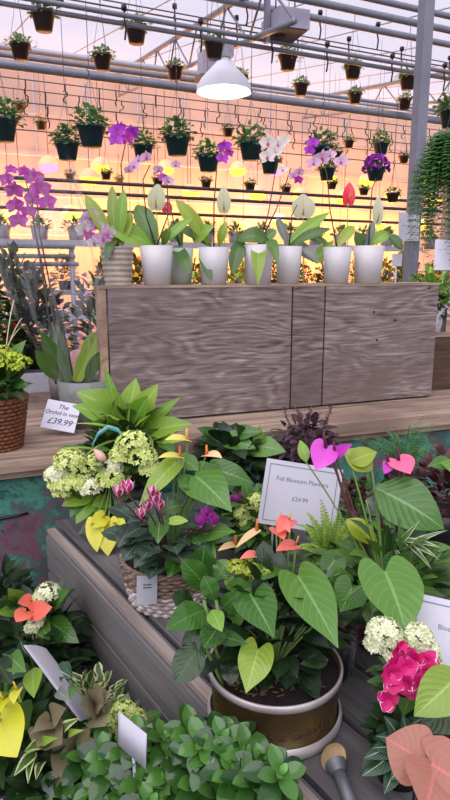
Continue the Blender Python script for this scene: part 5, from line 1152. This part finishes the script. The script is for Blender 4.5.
# second card at right
d1 = .93; TL = P(412, 592, d1); TR = P(500, 612, d1 - .03); BL = P(441, 672, d1 - .06); rt = (TR - TL).normalized(); upv = TL - BL; upv = (upv - rt * rt.dot(upv)).normalized(); w_ = .135; h_ = .14; c = TL + rt * w_ / 2 - upv * h_ / 2
t = thing('sign_card', c, 'white bordered card leaning at the right edge above the hot pink flower', 'sign')
mb = MB(); slab(mb, c, rt, upv, w_, h_, .002); mb.build('card', 'card_grey', t, smooth=False); border(c, rt, upv, w_, h_, .010); text(t, 'Blossom Planters', c + upv * h_ * .2 + rt * .010, rt, upv, .0105)
mb = MB(); mb.tube([c + N * .004, V((c.x + .03, c.y + .05, BT))], .003, n=6); mb.build('stake', 'tag_clear', t)

# ================================================================= LOWER LEFT PLANTS
random.seed(81)
def low(px, py, dd, z=LZ):  # spot on the low platform below a plant seen at that place
    p = P(px, py, dd); return V((p.x, p.y, z + .0005))
# coral anthurium
q = low(34, 625, 1.36); t = thing('coral_anthurium', q, 'anthurium with coral heart flowers and glossy leaves at the left, below the painted board', 'anthurium'); pot(t, q, .075, .11, 'pot_black'); D = 1.36; top = q + Z * .1
for (x0, y0, x1, y1, w, m) in ((26, 612, 16, 622, 17, 'spathe_salmon'), (32, 612, 52, 607, 19, 'spathe_salmon'), (31, 600, 18, 603, 13, 'spathe_salmon')): spathe(t, P(x0, y0, D - .06), P(x1, y1, D - .10), w * D / FPX, m, 'spadix_yellow', up=V((0, -.9, .5)), stem=top, sr=.0015, sl=.25, bow=.03)
for (x0, y0, x1, y1, w, m) in ((48, 620, 79, 643, 24, 'leaf_gloss'), (52, 606, 70, 590, 18, 'leaf_gloss'), (20, 598, 8, 588, 16, 'leaf_bright'), (18, 612, -4, 614, 14, 'leaf_bright'), (16, 604, 2, 596, 14, 'leaf_gloss'), (40, 622, 50, 640, 18, 'leaf_mid'), (26, 622, 16, 646, 18, 'leaf_dark'), (14, 626, -6, 640, 24, 'leaf_dark'), (56, 626, 60, 644, 18, 'leaf_dark')): hl(t, (x0, y0, D - .02), (x1, y1, D - .08), w, m, 'ovate', root=top)
for (x, y, w) in ((48, 593, 11), (42, 598, 8), (36, 622, 7), (32, 628, 6)): mb = MB(); floret_cluster(mb, P(x, y, D - .05), w * D / FPX, 80, .007, .8); mb.tube([top, P(x, y, D - .05)], .002, n=4); mb.build('flower_cluster', 'floret_cream', t)
mb = MB(); bush(mb, q + Z * .14, .11, .14, 150, .06, .04, 'ovate', lo=-.2); mb.build('foliage', 'leaf_deep', t)
# teal dark plant at left edge
q = low(-10, 592, 1.5); t = thing('dark_bushy_plant', q, 'dark bushy plant at the left edge behind the coral flowers', 'potted plant'); pot(t, q, .07, .11, 'pot_black'); mb = MB(); bush(mb, q + Z * .12, .12, .16, 140, .06, .035, 'ovate'); mb.build('foliage', 'leaf_deep', t)
# leafy plant with yellow-green leaves & purple pot
q = low(2, 745, 1.12); t = thing('yellow_anthurium', q, 'plant with big yellow bracts in a purple mesh-wrapped pot at the lower left edge', 'anthurium'); D = 1.1
pot(t, q, .062, .10, 'purple_mesh', taper=.8); mb = MB()
for hh in (.01, .095): mb.lathe(q + Z * hh, [(.052 + hh * .13, 0), (.056 + hh * .13, .002), (.052 + hh * .13, .004)], 24)
mb.build('hoops', 'tag_clear', t); top = q + Z * .1
for (x0, y0, x1, y1, w, m) in ((0, 718, 17, 757, 42, 'spathe_chartreuse'), (18, 690, 14, 704, 12, 'spathe_chartreuse'), (4, 700, -2, 716, 14, 'spathe_chartreuse')): spathe(t, P(x0, y0, D - .10), P(x1, y1, D - .15), w * D / FPX, m, 'spadix_yellow', up=V((0, -.7, .7)), stem=top, sl=.35, sr=.002)
for (x0, y0, x1, y1, w, m) in ((6, 692, -8, 704, 18, 'leaf_lime'), (10, 690, 22, 702, 14, 'leaf_chart'), (34, 668, 34, 698, 20, 'leaf_lime'), (20, 704, 28, 730, 28, 'leaf_mid'), (-2, 660, 12, 684, 24, 'leaf_dark'), (10, 656, 26, 672, 22, 'leaf_mid'), (6, 676, -6, 668, 20, 'leaf_gloss')): hl(t, (x0, y0, D - .03), (x1, y1, D - .09), w, m, 'ovate', root=top)
mb = MB(); bush(mb, q + Z * .13, .10, .15, 130, .055, .035, 'ovate', lo=-.2); mb.build('foliage', 'leaf_dark', t)
# striped leaf plant
q = low(34, 650, 1.24); q = q + V((-.0, .03, 0)); t = thing('striped_leaf_plant', q, 'plant with pale-veined striped leaves behind the slanted left card', 'potted plant'); pot(t, q, .05, .10, 'pot_black'); D = 1.2
for (x0, y0, x1, y1, w) in ((22, 660, 2, 654, 22), (26, 664, 6, 680, 22), (56, 668, 72, 678, 18), (60, 664, 72, 684, 18), (46, 690, 60, 694, 12), (40, 672, 50, 690, 14), (30, 656, 20, 640, 18)): hl(t, (x0, y0, D), (x1, y1, D - .05), w, 'leaf_silver', 'ovate', root=q + Z * .1)
mb = MB(); bush(mb, q + Z * .12, .08, .11, 90, .05, .03, 'ovate', lo=-.2); mb.build('foliage', 'leaf_deep', t)
# syngonium in terracotta
q = low(66, 745, 1.06); q = V((q.x + .01, q.y - .03, q.z)); t = thing('bronze_syngonium', q, 'plant with dull bronze arrow leaves in a terracotta pot at the lower left', 'potted plant'); D = 1.04
pot(t, q, .078, .115, 'pot_terracotta', taper=.78, lip=.02); top = q + Z * .11
for (x0, y0, x1, y1, w, sh) in ((50, 722, 30, 734, 20, 'arrow'), (52, 718, 66, 708, 18, 'ovate'), (54, 732, 62, 744, 24, 'ovate'), (50, 730, 36, 748, 26, 'ovate'), (94, 706, 80, 706, 24, 'ovate'), (98, 706, 102, 688, 22, 'ovate'), (100, 712, 106, 726, 24, 'ovate'), (96, 700, 112, 694, 22, 'heart'), (70, 752, 56, 788, 34, 'arrow'), (74, 748, 94, 740, 22, 'ovate'), (78, 742, 64, 740, 18, 'ovate'), (84, 744, 90, 728, 16, 'ovate')):
    hl(t, (x0, y0, D - .03), (x1, y1, D - .09), w * 1.35, 'leaf_bronze', sh, root=top, bow=.08)
for (x0, y0, x1, y1, w, m) in ((40, 746, 24, 752, 12, 'leaf_varieg'), (36, 752, 14, 776, 12, 'leaf_varieg'), (44, 742, 58, 738, 10, 'leaf_lime'), (34, 756, 28, 784, 8, 'leaf_varieg'), (44, 762, 36, 780, 10, 'leaf_varieg'), (66, 728, 80, 718, 10, 'leaf_varieg'), (70, 734, 84, 730, 8, 'leaf_lime'), (50, 780, 54, 796, 14, 'leaf_greyblue'), (58, 690, 72, 702, 12, 'leaf_greyblue'), (78, 686, 70, 700, 12, 'leaf_mid')): hl(t, (x0, y0, D - .06), (x1, y1, D - .11), w, m, 'ovate', bow=.15)
mb = MB(); bush(mb, q + Z * .13, .085, .11, 120, .045, .03, 'ovate', lo=-.1); mb.build('foliage', 'leaf_dark', t)
# kalanchoe bright behind the shrub
q = low(120, 745, 1.08); q = V((q.x - .0, q.y, q.z)); t = thing('potted_kalanchoe', q, 'plant with pale green flower clusters behind the upright lower left card', 'potted plant'); pot(t, q, .055, .11, 'pot_black', taper=.8); D = 1.07
for (x, y, w) in ((124, 712, 11), (134, 720, 11), (116, 720, 9), (138, 730, 8), (122, 726, 9), (104, 734, 8), (110, 728, 7)): mb = MB(); floret_cluster(mb, P(x, y, D - .02), w * D / FPX, 80, .007, .8); mb.tube([q + Z * .1, P(x, y, D - .02)], .002, n=4); mb.build('flower_cluster', 'floret_lime', t)
mb = MB(); bush(mb, q + Z * .13, .07, .10, 110, .045, .03, 'ovate', lo=-.2); mb.build('foliage', 'leaf_mid', t)
# small variegated trailing
q = low(88, 690, 1.2); t = thing('small_variegated_plant', q, 'small plant with cream-edged leaves between the slanted card and the bench side', 'potted plant'); pot(t, q, .045, .09, 'pot_black'); mb = MB(); bush(mb, q + Z * .11, .07, .12, 130, .035, .02, 'ovate', lo=-.1); mb.build('foliage', 'leaf_varieg', t)
# glossy shrub at the bottom: rosettes of obovate leaves
c = P(205, 775, .93); q = V((c.x - .03, c.y - .02, LZ + .0005)); 
t = thing('glossy_shrub', q, 'low shrub of small glossy dark green rounded leaves along the bottom edge', 'shrub'); pot(t, q, .085, .12, 'pot_black')
ros = [(68, 782), (84, 762), (95, 790), (112, 772), (126, 752), (140, 785), (150, 760), (162, 742), (170, 775), (182, 756), (190, 735), (196, 785), (208, 762), (222, 742), (232, 778), (244, 756), (252, 786), (262, 768), (272, 790), (180, 800), (120, 798), (216, 798), (150, 806), (246, 806), (86, 806), (140, 740), (236, 744), (278, 778), (164, 790), (202, 745), (106, 756), (66, 800)]
for i, (x, y) in enumerate(ros):
    dd = 1.0 - .22 * (x - 60) / 220 - (y - 760) * .0006 + random.uniform(-.02, .02); p = P(x, y, dd); mb = MB(); ax = (V((random.uniform(-.5, .5), -.45 + random.uniform(-.3, .3), 1))).normalized(); aa = ax.cross(V((.2, 1, .1))).normalized(); bb = ax.cross(aa)
    for ringn, (n_, el, L) in enumerate(((5, -.05, .044), (4, .4, .034), (2, 1.1, .018))):
        for k2 in range(n_):
            an = k2 / n_ * 6.2832 + ringn * .5 + random.random() * .3; dv = (aa * math.cos(an) + bb * math.sin(an) + ax * el).normalized(); L2 = L * random.uniform(.85, 1.15); pp = p + ax * ringn * .004
            leaf(mb, pp, pp + dv * L2, L2 * .60, 'obov', up=ax, bow=.10, seg=6, nc=5, fold=.2, r=min(1, .05 + ringn * .35 + random.random() * .25))
    mb.tube(curve(q + Z * .11, p, .01, 5), .0022, n=5); mb.build('leaf_rosette', 'leaf_shrub', t)
mb = MB(); 
for _ in range(120):
    x = random.uniform(66, 272); y = random.uniform(770, 815); dd = 1.03 - .22 * (x - 60) / 220 + random.uniform(0, .06); p = P(x, y, dd); o = rdir(0, 1); leaf(mb, p, p + o * .03, .018, 'obov', up=Z, seg=4, nc=3)
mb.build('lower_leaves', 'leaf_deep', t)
# cards at lower left
def tilted_card(TL, TR, BL, h, lab, bend=.0, bend_n=8, w=None):
    rt = (TR - TL); w = w or rt.length; rt.normalize(); upv = TL - BL; upv = (upv - rt * rt.dot(upv)).normalized(); c = TL + rt * w / 2 - upv * h / 2
    t = thing('sign_card', c, lab, 'sign'); mb = MB(); slab(mb, c, rt, upv, w, h, .0012, bend); mb.build('card', 'card_grey', t); mb = MB(); mb.tube([c + V((0, .004, 0)), V((c.x, c.y + .02, LZ + .12))], .0025, n=6); mb.build('stake', 'tag_clear', t); return t, c, rt, upv, w, h
tilted_card(P(25, 644, 1.12), P(48, 648, 1.22), P(60, 706, 1.02), .17, 'slanted pale card leaning over the lower left plants below the coral flowers', bend=.004)
tilted_card(P(119, 711, .88), P(147, 734, .84), P(119, 770, .90), .056, 'upright pale card beside the glossy shrub at the lower left')
